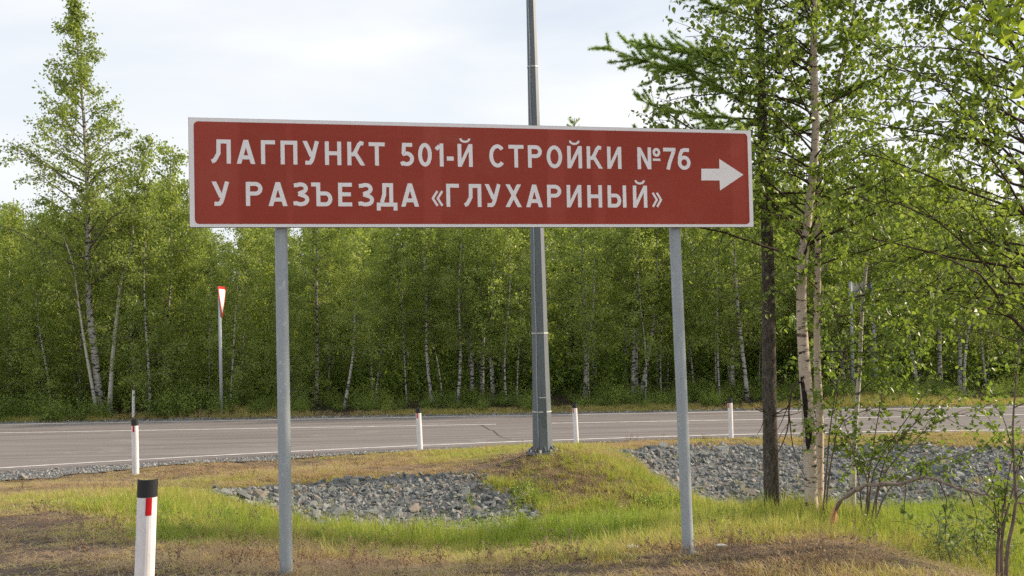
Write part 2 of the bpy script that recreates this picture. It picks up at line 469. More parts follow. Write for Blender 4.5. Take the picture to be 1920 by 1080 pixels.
g1 = b.mix(b.ramp(b.math('ADD', dry, b.math('MULTIPLY', b.math('SUBTRACT', na, 0.5), 0.7)), [(0.25, (0, 0, 0)), (0.55, (1, 1, 1))]), moss, thatch)
g2 = b.mix(b.ramp(b.math('ADD', bare, b.math('MULTIPLY', b.math('SUBTRACT', na, 0.5), 1.3)), [(0.28, (0, 0, 0)), (0.55, (1, 1, 1))]), g1, soil)
litter = b.mix(nb, (0.035, 0.028, 0.018), (0.12, 0.09, 0.055))
g3 = b.mix(wood, g2, litter)
me.materials.append(b.done(g3, 0.95, b.bump(b.math('ADD', nb, nc), 1.0, 0.05), spec=0.15))
ground = link('ground', me)
tag(ground, kind='structure', label='uneven grassy ground sloping down to a shallow ditch')

def sheet(name, poly, step, lift, mat, kind='structure', label=None):
    poly = np.asarray(poly)
    x0, y0 = poly.min(0); x1, y1 = poly.max(0)
    xs = np.arange(x0, x1 + step, step); ys = np.arange(y0, y1 + step, step)
    X, Y = np.meshgrid(xs, ys)
    Z = H(X, Y) + lift
    n = len(xs)
    i = (np.arange(len(ys) - 1)[:, None] * n + np.arange(n - 1)[None, :]).ravel()
    f = np.stack([i, i + 1, i + n + 1, i + n], -1)
    cx = X.ravel()[f].mean(1); cy = Y.ravel()[f].mean(1)
    f = f[inside(poly, cx + 0.10 * vnoise(cx, cy, 5, 8), cy + 0.10 * vnoise(cx, cy, 5, 9))]
    used = np.unique(f); rm = -np.ones(X.size, int); rm[used] = np.arange(len(used))
    V = np.stack([X.ravel(), Y.ravel(), Z.ravel()], -1)[used]
    m_ = bpy.data.meshes.new(name)
    m_.from_pydata(V.tolist(), [], rm[f].tolist())
    m_.materials.append(mat)
    o = link(name, m_)
    return tag(o, label=label, kind=kind)

# ------------------------------------------------------------------ road
b = NB('asphalt')
v = b.coords()
n_big = b.noise(b.coords((0.25, 1.2, 1)), 1.0, 4, 0.6, 0.4)
n_f = b.noise(v, 160, 2, 0.7)
n_t = b.noise(b.coords((0.12, 5.0, 1)), 1.0, 3, 0.6)
c = b.mix(n_big, (0.195, 0.175, 0.168), (0.275, 0.25, 0.24))
c = b.mix(b.ramp(n_t, [(0.40, (0, 0, 0)), (0.62, (0.85, 0.85, 0.85))]), c, (0.145, 0.13, 0.125))
n_p = b.noise(b.coords((0.5, 0.9, 1)), 1.3, 6, 0.7, 0.8)
c = b.mix(b.ramp(n_p, [(0.58, (0, 0, 0)), (0.64, (0.4, 0.4, 0.4))]), c, (0.32, 0.295, 0.28))
n_s = b.noise(b.coords((1.2, 7, 1)), 1.0, 2, 0.5, 1.5)
c = b.mix(b.ramp(n_s, [(0.74, (0, 0, 0)), (0.78, (0.7, 0.7, 0.7))]), c, (0.09, 0.08, 0.078))
c = b.mix(b.ramp(n_f, [(0.35, (0.35, 0.35, 0.35)), (0.6, (0, 0, 0))]), c, (0.10, 0.09, 0.088))
MAT['asphalt'] = b.done(c, 0.85, b.bump(n_f, 0.35, 0.004), spec=0.3)
b = NB('road_paint')
nw = b.noise(b.coords((3, 12, 1)), 1.5, 5, 0.7)
MAT['paint'] = b.done(b.mix(b.ramp(nw, [(0.40, (1, 1, 1)), (0.62, (0, 0, 0))]), (0.74, 0.72, 0.70), (0.42, 0.39, 0.375)), 0.7)
MAT['crack'] = NB('crack_dark').done((0.085, 0.075, 0.07), 0.95)
RX = np.concatenate([np.arange(-120, -16, 8.0), np.arange(-16, 18, 0.5), np.arange(18, 121, 8.0)])
def strip(name, xs, lo, hi, z, mat, parent=None, rows=1):
    mb = MB()
    for r in range(rows):
        a = lo(xs) + (hi(xs) - lo(xs)) * r / rows
        c_ = lo(xs) + (hi(xs) - lo(xs)) * (r + 1) / rows
        V = np.concatenate([np.stack([xs, a, np.full_like(xs, z)], -1), np.stack([xs, c_, np.full_like(xs, z)], -1)])
        n = len(xs)
        mb.add(V, [(i, i + 1, n + i + 1, n + i) for i in range(n - 1)])
    return mb.build(name, mat, parent)
road = strip('road', RX, lambda x: ny(x) - 0.32, lambda x: fy(x) + 0.30, 0.0, 'asphalt', rows=4)
tag(road, 'grey asphalt two lane road with worn white lines', kind='structure')
mb = MB()   # broken asphalt edge, a thin slab side so that the road has thickness
for fn, s in ((lambda x: ny(x) - 0.32, 1), (lambda x: fy(x) + 0.30, -1)):
    V = np.concatenate([np.stack([RX, fn(RX), np.full_like(RX, 0.0)], -1), np.stack([RX, fn(RX) - s * 0.05, np.full_like(RX, -0.06)], -1)])
    n = len(RX); mb.add(V, [(i, i + 1, n + i + 1, n + i) for i in range(n - 1)])
mb.build('slab_edge', 'asphalt', road)
strip('edge_line', RX, lambda x: ny(x) - 0.05, lambda x: ny(x) + 0.06, 0.004, 'paint', road)
strip('edge_line', RX, lambda x: fy(x) - 0.06, lambda x: fy(x) + 0.05, 0.004, 'paint', road)
CEN = fit([(0, 812), (320, 806), (520, 803), (905, 796.5), (1040, 794.5), (1290, 788), (1500, 786)], 2)
def cyl(x):
    xc = clampx(x); return np.polyval(CEN, xc) + (x - xc) * np.polyval(np.polyder(CEN), xc)
x_gap0, x_gap1 = atz(930, 796, 0)[0], atz(1028, 795, 0)[0]
strip('centre_line', np.concatenate([[-100, -40], np.arange(-16, x_gap0, 0.5), [x_gap0]]), lambda x: cyl(x) - 0.05, lambda x: cyl(x) + 0.05, 0.004, 'paint', road)
strip('centre_line', np.concatenate([np.arange(x_gap1, 17, 0.5), [40, 100]]), lambda x: cyl(x) - 0.05, lambda x: cyl(x) + 0.05, 0.004, 'paint', road)
mb = MB()
ck = [atz(*p, 0.0) for p in [(902, 797), (910, 801), (918, 806), (926, 808), (931, 813), (936, 817), (944, 821), (958, 824)]]
for i in range(len(ck) - 1):
    d = unit(ck[i + 1] - ck[i]); nrm = np.array([-d[1], d[0], 0]) * (0.012 if i < 5 else 0.007)
    z = np.array([0, 0, 0.006 + i * 0.0003])
    mb.add([ck[i] - nrm + z, ck[i + 1] - nrm * 0.8 + z, ck[i + 1] + nrm * 0.8 + z, ck[i] + nrm + z], [(0, 1, 2, 3)])
mb.build('crack', 'crack', road)

# ------------------------------------------------------------------ stones
def rock_mesh(seed, n=11, flat=0.6):
    r = np.random.default_rng(seed)
    P = unit(r.normal(size=(n, 3))) * r.uniform(0.75, 1.05, (n, 1)) * np.array([1.0, r.uniform(0.65, 0.95), r.uniform(0.45, 0.45 + flat * 0.6)])
    bm = bmesh.new()
    for p in P:
        bm.verts.new(p)
    res = bmesh.ops.convex_hull(bm, input=bm.verts)
    junk = [v for v in bm.verts if not v.link_faces]
    bmesh.ops.delete(bm, geom=junk, context='VERTS')
    bmesh.ops.recalc_face_normals(bm, faces=bm.faces)
    bm.verts.ensure_lookup_table()
    V = np.array([v.co[:] for v in bm.verts]); Fa = [[v.index for v in f.verts] for f in bm.faces]
    bm.verts.index_update()
    Fa = [[v.index for v in f.verts] for f in bm.faces]
    bm.free()
    return V, Fa
ROCKS = [rock_mesh(100 + k, 9 + k % 5) for k in range(14)]
def stone_mat(name, a, c, warm, island=False):
    b = NB(name)
    if island:
        r = b.n('ShaderNodeNewGeometry').outputs['Random Per Island']
    else:
        r = b.n('ShaderNodeObjectInfo').outputs['Random']
    n = b.noise(b.coords(), 9, 5, 0.65)
    n2 = b.noise(b.coords(), 45, 4, 0.65)
    col = b.mix(r, a, c)
    w = b.ramp(b.math('FRACT', b.math('MULTIPLY', r, 7.31)), [(0.86, (0, 0, 0)), (0.92, (0.75, 0.75, 0.75))])
    col = b.mix(w, col, warm)
    col = b.mix(b.ramp(n, [(0.35, (0.45, 0.45, 0.45)), (0.65, (0, 0, 0))]), col, tuple(x * 0.5 for x in a))
    return b.done(col, 0.85, b.bump(b.math('ADD', n, n2), 0.5, 0.02), spec=0.25)
MAT['stone'] = stone_mat('stone', (0.15, 0.162, 0.158), (0.36, 0.37, 0.352), (0.42, 0.33, 0.25))
MAT['stone_many'] = stone_mat('stone_many', (0.13, 0.14, 0.138), (0.33, 0.34, 0.325), (0.38, 0.30, 0.23), True)
MAT['gravel'] = stone_mat('gravel', (0.19, 0.205, 0.215), (0.44, 0.45, 0.445), (0.40, 0.34, 0.28), True)
b = NB('gravel_bed')
v = b.coords()
vo = b.n('ShaderNodeTexVoronoi', {'Vector': v, 'Scale': 26.0})
nn = b.noise(v, 4, 4)
c = b.mix(vo.outputs['Distance'], (0.20, 0.205, 0.205), (0.09, 0.09, 0.088))
c = b.mix(b.ramp(nn, [(0.45, (0, 0, 0)), (0.7, (0.5, 0.5, 0.5))]), c, (0.19, 0.15, 0.12))
MAT['gravel_bed'] = b.done(c, 0.95, b.bump(vo.outputs['Distance'], 0.8, 0.03), spec=0.2)

def sample_poly(poly, n, r):
    poly = np.asarray(poly); lo, hi = poly.min(0), poly.max(0)
    out = np.zeros((0, 2))
    while len(out) < n:
        p = r.uniform(lo, hi, (n * 2, 2))
        out = np.concatenate([out, p[inside(poly, p[:, 0], p[:, 1])]])
    return out[:n]
def rot_rand(r):
    q = unit(r.normal(size=4)); return np.array(Quaternion(q).to_matrix())
def riprap(name, poly, n_big, n_small, size_big, size_small, label, seed, sizefn=None):
    base = sheet(name, poly, 0.12, 0.012, MAT['gravel_bed'], label=label)
    r = np.random.default_rng(seed)
    meshes = []
    for k, (V, Fa) in enumerate(ROCKS):
        m_ = bpy.data.meshes.new('stone'); m_.from_pydata(V.tolist(), [], Fa); m_.materials.append(MAT['stone']); meshes.append(m_)
    # big stones, spread so that they do not sit in one another
    pts = []; cand = sample_poly(poly, n_big * 14, r)
    szs = size_big[0] + (size_big[1] * 1.45 - size_big[0]) * r.uniform(0, 1, len(cand)) ** 2.4
    if sizefn is not None:
        szs = szs * sizefn(cand)
    for c_, s in zip(cand, szs):
        if len(pts) >= n_big: break
        if all((c_[0] - q[0]) ** 2 + (c_[1] - q[1]) ** 2 > (0.62 * (s + q[2])) ** 2 for q in pts):
            pts.append((c_[0], c_[1], s))
    P = np.array(pts); zz = H(P[:, 0], P[:, 1])
    for (x, y, s), z in zip(pts, zz):
        o = bpy.data.objects.new('stone', meshes[r.integers(len(meshes))])
        COL.objects.link(o)
        o.parent = base
        o.location = (x, y, z + s * r.uniform(-0.05, 0.28))
        o.rotation_euler = (r.normal() * 0.35, r.normal() * 0.35, r.uniform(0, 6.283))
        o.scale = (s * r.uniform(0.8, 1.15), s * r.uniform(0.8, 1.1), s * r.uniform(0.7, 1.1))
    mb = MB()
    cand = sample_poly(poly, n_small, r) + r.normal(size=(n_small, 2)) * 0.11; zz = H(cand[:, 0], cand[:, 1])
    for (x, y), z in zip(cand, zz):
        V, Fa = ROCKS[r.integers(len(ROCKS))]
        s = r.uniform(*size_small) * (1 if r.random() > 0.15 else 1.4)
        mb.add((V * s) @ rot_rand(r).T + np.array([x, y, z + s * r.uniform(-0.1, 0.5)]), Fa)
    o = mb.build('small_stones', 'stone_many', base)
    o['kind'] = 'stuff'
    return base
left_end = at(560, 925, 12.8)[:2]
riprap('riprap_ditch', ROCK_L, 300, 7000, (0.06, 0.105), (0.018, 0.05), 'bed of broken grey stones in the ditch before the lamp post', 5,
       lambda c: 0.62 + 0.85 * np.exp(-((c - left_end) ** 2).sum(1) / 2.2) + 0.5 * np.exp(-((c - at(850, 888, 14)[:2]) ** 2).sum(1) / 0.5))
riprap('riprap_slope', ROCK_R, 300, 9500, (0.065, 0.11), (0.024, 0.06), 'slope of broken grey stones below the road on the right', 6)

# gravel shoulders
def band(lo, hi):
    xs = np.arange(-16, 17, 0.5)
    return np.concatenate([np.stack([xs, lo(xs)], -1), np.stack([xs, hi(xs)], -1)[::-1]])
def gravel_strip(name, poly, n, smin, smax, seed, label):
    base = sheet(name, poly, 0.14, 0.018, MAT['gravel_bed'], label=label)
    r = np.random.default_rng(seed)
    p = sample_poly(poly, n, r); z = H(p[:, 0], p[:, 1])
    mb = MB()
    tet = [rock_mesh(300 + k, 6) for k in range(8)]
    for (x, y), zz in zip(p, z):
        V, Fa = tet[r.integers(8)]
        s = r.uniform(smin, smax)
        mb.add((V * s) @ rot_rand(r).T + np.array([x, y, zz + 0.018 + s * 0.3]), Fa)
    o = mb.build('loose_gravel', 'gravel', base); o['kind'] = 'stuff'
    return base
gravel_strip('gravel_shoulder', band(lambda x: ny(x) - 0.34 - shoulder_w(x), lambda x: ny(x) - 0.30), 9000, 0.014, 0.033, 11, 'grey gravel shoulder along the near edge of the road')
gravel_strip('gravel_shoulder_far', band(lambda x: fy(x) + 0.28, lambda x: fy(x) + 0.85), 2200, 0.02, 0.045, 12, 'grey gravel shoulder along the far edge of the road')
#@@PART2

# ------------------------------------------------------------------ metals and plastics
def galv(name, a, c, rough=0.5, metal=0.55):
    b = NB(name)
    n = b.noise(b.coords((6, 6, 2.0)), 3.0, 5, 0.65, 0.5)
    n2 = b.noise(b.coords(), 38, 3, 0.6)
    st = b.noise(b.coords((25, 25, 1.2)), 1.0, 3, 0.6)
    col = b.mix(n, a, c)
    col = b.mix(b.ramp(n2, [(0.60, (0, 0, 0)), (0.72, (0.5, 0.5, 0.5))]), col, tuple(min(1, x * 1.45) for x in c))
    col = b.mix(b.ramp(st, [(0.24, (0.7, 0.7, 0.7)), (0.36, (0, 0, 0))]), col, tuple(x * 0.5 for x in a))
    return b.done(col, rough, b.bump(n2, 0.12, 0.003), metallic=metal, spec=0.4)
MAT['galv'] = galv('galvanised_steel', (0.27, 0.31, 0.335), (0.42, 0.46, 0.485), 0.5, 0.15)
MAT['galv_light'] = galv('galvanised_pale', (0.38, 0.40, 0.42), (0.50, 0.52, 0.54), 0.55, 0.2)
MAT['pole'] = galv('pole_steel', (0.115, 0.13, 0.15), (0.175, 0.195, 0.215), 0.5, 0.08)
MAT['pole_light'] = galv('pole_band', (0.50, 0.50, 0.48), (0.62, 0.62, 0.60), 0.5, 0.3)
MAT['hatch'] = galv('hatch_steel', (0.10, 0.115, 0.13), (0.15, 0.17, 0.185), 0.5, 0.3)
b = NB('sign_red')
nv = b.noise(b.coords((1.6, 1, 0.3), 'Object'), 1.0, 3, 0.5)
nh = b.noise(b.coords((0.8, 1, 230), 'Object'), 1.0, 2, 0.5)
ns = b.noise(b.coords((9, 9, 9)), 1.0, 8, 0.75, 2.2)
c = b.mix(nv, (0.305, 0.040, 0.022), (0.35, 0.052, 0.030))
c = b.mix(b.ramp(nh, [(0.3, (0.25, 0.25, 0.25)), (0.6, (0, 0, 0))]), c, (0.27, 0.032, 0.02))
seam_sheen = b.noise(b.coords((5.5, 0.001, 0.12)), 1.0, 1, 0.4)  # vertical panel seams, with a faint sheen painted into the red as lighter bands
c = b.mix(b.ramp(seam_sheen, [(0.60, (0, 0, 0)), (0.66, (0.28, 0.28, 0.28))]), c, (0.45, 0.085, 0.06))
dust = b.noise(b.coords((2.5, 2.5, 4)), 1.0, 6, 0.7)
c = b.mix(b.ramp(dust, [(0.52, (0, 0, 0)), (0.8, (0.14, 0.14, 0.14))]), c, (0.42, 0.22, 0.16))
c = b.mix(b.ramp(ns, [(0.735, (0, 0, 0)), (0.76, (0.5, 0.5, 0.5))]), c, (0.62, 0.40, 0.34))
MAT['sign_red'] = b.done(c, 0.42, b.bump(nh, 0.05, 0.002), spec=0.22)
b = NB('sign_white')
nv = b.noise(b.coords((3, 1, 3)), 2.0, 4)
MAT['sign_white'] = b.done(b.mix(nv, (0.88, 0.865, 0.87), (0.80, 0.78, 0.785)), 0.45, spec=0.4)
MAT['sign_back'] = galv('sign_back', (0.13, 0.13, 0.135), (0.20, 0.20, 0.21), 0.6, 0.2)
b = NB('post_white')
nv = b.noise(b.coords((8, 8, 3)), 2.0, 5, 0.6)
MAT['post_white'] = b.done(b.mix(b.ramp(nv, [(0.45, (0, 0, 0)), (0.8, (1, 1, 1))]), (0.80, 0.775, 0.79), (0.60, 0.56, 0.53)), 0.5)
b = NB('post_white_mud')
nv = b.noise(b.coords((8, 8, 3)), 2.0, 5, 0.6)
sp = b.noise(b.coords((40, 40, 26)), 1.0, 6, 0.75)
c = b.mix(b.ramp(nv, [(0.45, (0, 0, 0)), (0.8, (1, 1, 1))]), (0.80, 0.775, 0.79), (0.64, 0.60, 0.57))
MAT['post_white'] = b.done(b.mix(b.ramp(sp, [(0.64, (0, 0, 0)), (0.70, (0.6, 0.6, 0.6))]), c, (0.42, 0.36, 0.30)), 0.5)
MAT['post_black'] = NB('post_black').done((0.018, 0.019, 0.022), 0.45)
MAT['reflector'] = NB('reflector_red').done((0.55, 0.012, 0.02), 0.25)
MAT['sign_red_bright'] = NB('border_red').done((0.62, 0.03, 0.025), 0.4)
MAT['stone_pale'] = stone_mat('stone_pale', (0.44, 0.42, 0.39), (0.52, 0.50, 0.47), (0.45, 0.41, 0.36))
MAT['stake_white'] = NB('stake_white').done((0.78, 0.77, 0.74), 0.6)
MAT['stake_wood'] = NB('stake_wood').done((0.30, 0.17, 0.11), 0.8)

# ------------------------------------------------------------------ the brown-red direction sign
dl = 6.31
hgt = (at(352, 220.5, dl) - at(358, 427, dl))[2]
dr_ = dl
for _ in range(40):
    hh = (at(1410, 243, dr_) - at(1414, 424.5, dr_))[2]
    dr_ *= hgt / hh
Pl, Pr = at(356, 427, dl), at(1413, 424.5, dr_)
z0 = (Pl[2] + Pr[2]) / 2
e = Pr - Pl; e[2] = 0
SW = float(np.linalg.norm(e)); e /= SW
SH = float(hgt)
nrm = np.array([e[1], -e[0], 0.0])         # towards the camera
So = np.array([Pl[0], Pl[1], z0])          # lower left corner of the front face
def on_sign(px, py):
    r = ray(px, py)
    t = np.dot(So - CAM, nrm) / np.dot(r, nrm)
    p = CAM + r * t - So
    return float(np.dot(p, e)), float(p[2])
RS = np.stack([e, nrm * -1, np.array([0, 0, 1.0])], 1)   # local x along, y into the depth, z up
def S(u, v, w=0.0):
    """point on the sign: u along, v up, w towards the viewer"""
    return So + e * u + np.array([0, 0, v]) + nrm * w
sign = thing('direction_sign', S(SW / 2, 0) * np.array([1, 1, 0]) + np.array([0, 0, 0.7]),
             'long brown-red direction sign with white Russian lettering and right arrow on two steel posts', 'road sign')
def rrect(u0, v0, u1, v1, r, n=6):
    out = []
    for cx_, cy_, a0 in ((u1 - r, v1 - r, 0), (u0 + r, v1 - r, 90), (u0 + r, v0 + r, 180), (u1 - r, v0 + r, 270)):
        for k in range(n + 1):
            a = math.radians(a0 + 90 * k / n); out.append((cx_ + r * math.cos(a), cy_ + r * math.sin(a)))
    return out
def plate(poly, w0, w1):
    """closed plate between depth w0 (back) and w1 (front)"""
    mb = MB(); n = len(poly)
    V = [S(u, v, w0) for u, v in poly] + [S(u, v, w1) for u, v in poly]
    mb.add(V, [tuple(range(n))[::-1], tuple(range(n, 2 * n))] + [(i, (i + 1) % n, n + (i + 1) % n, n + i) for i in range(n)])
    return mb
panel = plate(rrect(0, 0, SW, SH, 0.006, 2), -0.003, 0.0).build('panel', 'sign_white', sign)
plate(rrect(0.029, 0.019, SW - 0.028, SH - 0.021, 0.026), 0.0005, 0.0012).build('red_field', 'sign_red', panel)
mb = MB()
for u0, u1, v0, v1 in ((-0.002, 0.012, -0.002, SH + 0.002), (SW - 0.012, SW + 0.002, -0.002, SH + 0.002)):
    mb.box(S((u0 + u1) / 2, (v0 + v1) / 2, -0.0185), (u1 - u0, 0.030, v1 - v0), RS)
for v0, v1 in ((-0.002, 0.012), (SH - 0.012, SH + 0.002)):
    mb.box(S(SW / 2, (v0 + v1) / 2, -0.0175), (SW - 0.026, 0.028, v1 - v0), RS)
mb.build('flange', 'sign_back', panel)
for v in (0.14, SH - 0.14):
    mb = MB(); mb.box(S(SW / 2, v, -0.018), (SW - 0.10, 0.028, 0.045), RS); mb.build('back_rail', 'galv', panel)

# lettering, drawn as strokes
def stroke(pts, t, cap0=0.0, cap1=0.0, closed=False):
    P = np.array(pts, float)
    if not closed:
        P[0] += unit(P[0] - P[1]) * cap0; P[-1] += unit(P[-1] - P[-2]) * cap1
    n = len(P); Lf, Rt = [], []
    for i in range(n):
        a = P[(i - 1) % n] if (i > 0 or closed) else None
        c_ = P[(i + 1) % n] if (i < n - 1 or closed) else None
        d1 = unit(P[i] - a) if a is not None else unit(c_ - P[i])
        d2 = unit(c_ - P[i]) if c_ is not None else d1
        n1_ = np.array([-d1[1], d1[0]]); n2_ = np.array([-d2[1], d2[0]])
        m_ = unit(n1_ + n2_); k = 1 / max(0.35, float(np.dot(m_, n1_)))
        Lf.append(P[i] + m_ * k * t / 2); Rt.append(P[i] - m_ * k * t / 2)
    out = []
    for i in range(n if closed else n - 1):
        j = (i + 1) % n
        out.append([Rt[i], Rt[j], Lf[j], Lf[i]])
    return out
def ell(cx_, cy_, rx, ry, a0, a1, n=14):
    return [(cx_ + rx * math.cos(math.radians(a0 + (a1 - a0) * k / n)), cy_ + ry * math.sin(math.radians(a0 + (a1 - a0) * k / n))) for k in range(n + 1)]
def glyph(ch, w, h, t):
    """list of groups; every group is a list of quads lying side by side"""
    i = t / 2
    st = stroke
    V = lambda x: [[(x - i, 0), (x + i, 0), (x + i, h), (x - i, h)]]
    B = lambda y, x0, x1: [[(x0, y - i), (x1, y - i), (x1, y + i), (x0, y + i)]]
    D = lambda xb, xt, yb, yt, k=1.1: [[(xb - k * i, yb), (xb + k * i, yb), (xt + k * i, yt), (xt - k * i, yt)]]
    k11 = 1.1 * i
    if ch == 'Л': return [V(w - i), B(h - i, 0.27 * w, w - t), st([(0.27 * w + i, h - t * 0.98), (0.27 * w + i * 0.9, 0.42 * h), (0.24 * w, 0.23 * h), (0.16 * w, 0.13 * h), (0.02 * w, 0.075 * h)], t)]
    if ch == 'А': return [D(k11, w / 2, 0, h), D(w - k11, w / 2, 0, h), B(0.27 * h, 0.24 * w, 0.76 * w)]
    if ch == 'Г': return [V(i), B(h - i, t, w)]
    if ch == 'П': return [V(i), V(w - i), B(h - i, t, w - t)]
    if ch == 'У': return [D(0.55 * w, k11, 0.33 * h, h), st([(w - k11, h), (0.60 * w, 0.30 * h), (0.52 * w, 0.15 * h), (0.43 * w, 0.085 * h), (0.32 * w, i), (0.15 * w, i)], t)]
    if ch == 'Н': return [V(i), V(w - i), B(0.5 * h, t, w - t)]
    if ch == 'К': return [V(i), st([(t, 0.46 * h), (0.34 * w, 0.47 * h), (0.46 * w, 0.58 * h), (0.66 * w, 0.88 * h), (0.76 * w, 0.955 * h), (0.92 * w, h - i * 0.9)], t * 0.98), D(w - k11, 0.42 * w, 0, 0.56 * h, 1.15)]
    if ch == 'Т': return [B(h - i, 0, w), [[(w / 2 - i, 0), (w / 2 + i, 0), (w / 2 + i, h - t), (w / 2 - i, h - t)]]]
    if ch == '5': return [st([(0.88 * w, h - i), (0.13 * w + i, h - i), (0.08 * w + i, 0.52 * h)], t), st([(0.09 * w + i, 0.55 * h)] + ell(0.44 * w, 0.315 * h, 0.56 * w - i, 0.315 * h - i, 115, -125, 20) + [(0.03 * w, 0.08 * h)], t)]
    if ch in '0О': return [st(ell(w / 2, h / 2, w / 2 - i, h / 2 + 0.01 * h - i, 0, 360, 28)[:-1], t, closed=True)]
    if ch == '1': return [V(w - i), st([(w - t, h - t * 0.62), (0.05 * w, 0.74 * h)], t)]
    if ch == '-': return [[[(0, 0.26 * h), (w, 0.26 * h), (w, 0.44 * h), (0, 0.44 * h)]]]
    if ch in 'ИЙ':
        o = [V(i), V(w - i), [[(t, 0), (t, 0.30 * h), (w - t, h), (w - t, 0.70 * h)][::1]]]
        o[2] = [[(t, 0.0), (w - t, 0.68 * h), (w - t, h), (t, 0.32 * h)]]
        if ch == 'Й': o.append(st(ell(w / 2, 1.24 * h, 0.30 * w, 0.145 * h, 180, 360, 12), 0.095 * h))
        return o
    if ch == 'С': return [st(ell(w * 0.52, h / 2, 0.52 * w - i, h / 2 + 0.01 * h - i, 42, 318, 24), t)]
    if ch == 'Р': return [V(i), st([(t, h - i), (0.55 * w, h - i)] + ell(0.55 * w, 0.715 * h, 0.45 * w - i, 0.285 * h - i, 88, -88, 14) + [(0.55 * w, 0.43 * h + i), (t, 0.43 * h + i)], t)]
    if ch == 'N': return [V(i), V(w - i), [[(t, h), (t, 0.66 * h), (w - t, 0), (w - t, 0.34 * h)]]]
    if ch == 'º': return [st(ell(w / 2, 0.78 * h, w / 2 - i * 0.7, 0.20 * h - i * 0.7, 0, 360, 20)[:-1], t * 0.72, closed=True), [[(0, 0.39 * h), (w, 0.39 * h), (w, 0.495 * h), (0, 0.495 * h)]]]
    if ch == '7': return [B(h - i, 0.02 * w, w), st([(w - i * 1.1, h - t), (0.70 * w, 0.62 * h), (0.50 * w, 0.30 * h), (0.38 * w, 0.0)], t * 1.02)]
    if ch == '6': return [st(ell(w / 2, 0.325 * h, w / 2 - i, 0.325 * h - i, 0, 360, 24)[:-1], t, closed=True), st([(i, 0.34 * h), (i + 0.01 * w, 0.55 * h), (i + 0.08 * w, 0.72 * h), (0.34 * w, 0.88 * h), (0.58 * w, h - i), (0.90 * w, h - i * 1.2)], t)]
    if ch == 'З': return [st([(0.04 * w, 0.87 * h)] + ell(0.46 * w, 0.745 * h, 0.46 * w - i, 0.255 * h - i, 125, -80, 16) + [(0.32 * w, 0.515 * h)], t), st([(0.32 * w, 0.5149 * h)] + ell(0.46 * w, 0.275 * h, 0.54 * w - i, 0.275 * h - i, 78, -130, 16) + [(0.0, 0.11 * h)], t)]
    if ch == 'Ъ': return [B(h - i, 0, 0.24 * w), V(0.24 * w + i), st([(0.24 * w + t, 0.54 * h), (0.68 * w, 0.54 * h)] + ell(0.68 * w, 0.27 * h + i * 0.5, 0.32 * w - i, 0.27 * h - i * 0.5, 88, -88, 14) + [(0.68 * w, i), (0.24 * w + t, i)], t)]
    if ch == 'Е': return [V(i), B(h - i, t, w), B(0.51 * h, t, 0.92 * w), B(i, t, w)]
    if ch == 'Д': return [B(i, 0, w), [[(0, -0.17 * h), (t, -0.17 * h), (t, 0), (0, 0)]], [[(w - t, -0.17 * h), (w, -0.17 * h), (w, 0), (w - t, 0)]], [[(0.80 * w - t, t), (0.80 * w, t), (0.80 * w, h), (0.80 * w - t, h)]], B(h - i, 0.28 * w, 0.80 * w - t), st([(0.28 * w + i, h - t), (0.27 * w + i, 0.5 * h), (0.15 * w + i, t)], t)]
    if ch == 'Ы': return [V(i), V(w - i), st([(t, 0.54 * h), (0.42 * w, 0.54 * h)] + ell(0.42 * w, 0.27 * h + i * 0.5, 0.30 * w - i, 0.27 * h - i * 0.5, 88, -88, 14) + [(0.42 * w, i), (t, i)], t)]
    if ch == 'Х': return [D(k11, w - 1.2 * k11, 0, h, 1.15), D(w - k11, 1.2 * k11, 0, h, 1.15)]
    if ch in '«»':
        s = []
        for x0 in (0.0, 0.42 * w):
            a, c_ = (x0 + 0.08 * w, x0 + 0.48 * w) if ch == '«' else (x0 + 0.48 * w, x0 + 0.08 * w)
            s.append(st([(c_, 0.68 * h), (a, 0.36 * h), (c_, 0.04 * h)], 0.10 * h))
        return s
    raise KeyError(ch)
Z3 = lambda x: 340 + x / 3.4286
Z4 = lambda x: 860 + x / 3.3684
ROW1 = [(c, Z3(a), Z3(z)) for c, a, z in [('Л', 192, 318), ('А', 355, 475), ('Г', 512, 603), ('П', 638, 746), ('У', 780, 887), ('Н', 923, 1028), ('К', 1067, 1180), ('Т', 1205, 1308), ('5', 1408, 1495), ('0', 1522, 1610), ('1', 1635, 1685), ('-', 1706, 1750), ('Й', 1776, 1872)]] + \
       [(c, Z4(a), Z4(z)) for c, a, z in [('С', 193, 292), ('Т', 315, 410), ('Р', 437, 525), ('О', 555, 653), ('Й', 685, 778), ('К', 808, 908), ('И', 937, 1027), ('N', 1128, 1215), ('º', 1225, 1273), ('7', 1290, 1370), ('6', 1383, 1463)]]
ROW2 = [(c, Z3(a), Z3(z)) for c, a, z in [('У', 195, 310), ('Р', 415, 522), ('А', 560, 682), ('З', 720, 822), ('Ъ', 835, 970), ('Е', 1008, 1097), ('З', 1138, 1238), ('Д', 1255, 1388), ('А', 1412, 1527), ('«', 1610, 1685), ('Г', 1703, 1785)]] + \
       [(c, Z4(a), Z4(z)) for c, a, z in [('Л', 35, 143), ('У', 165, 267), ('Х', 295, 397), ('А', 425, 530), ('Р', 558, 648), ('И', 682, 775), ('Н', 812, 905), ('Ы', 940, 1058), ('Й', 1100, 1190), ('»', 1220, 1283)]]
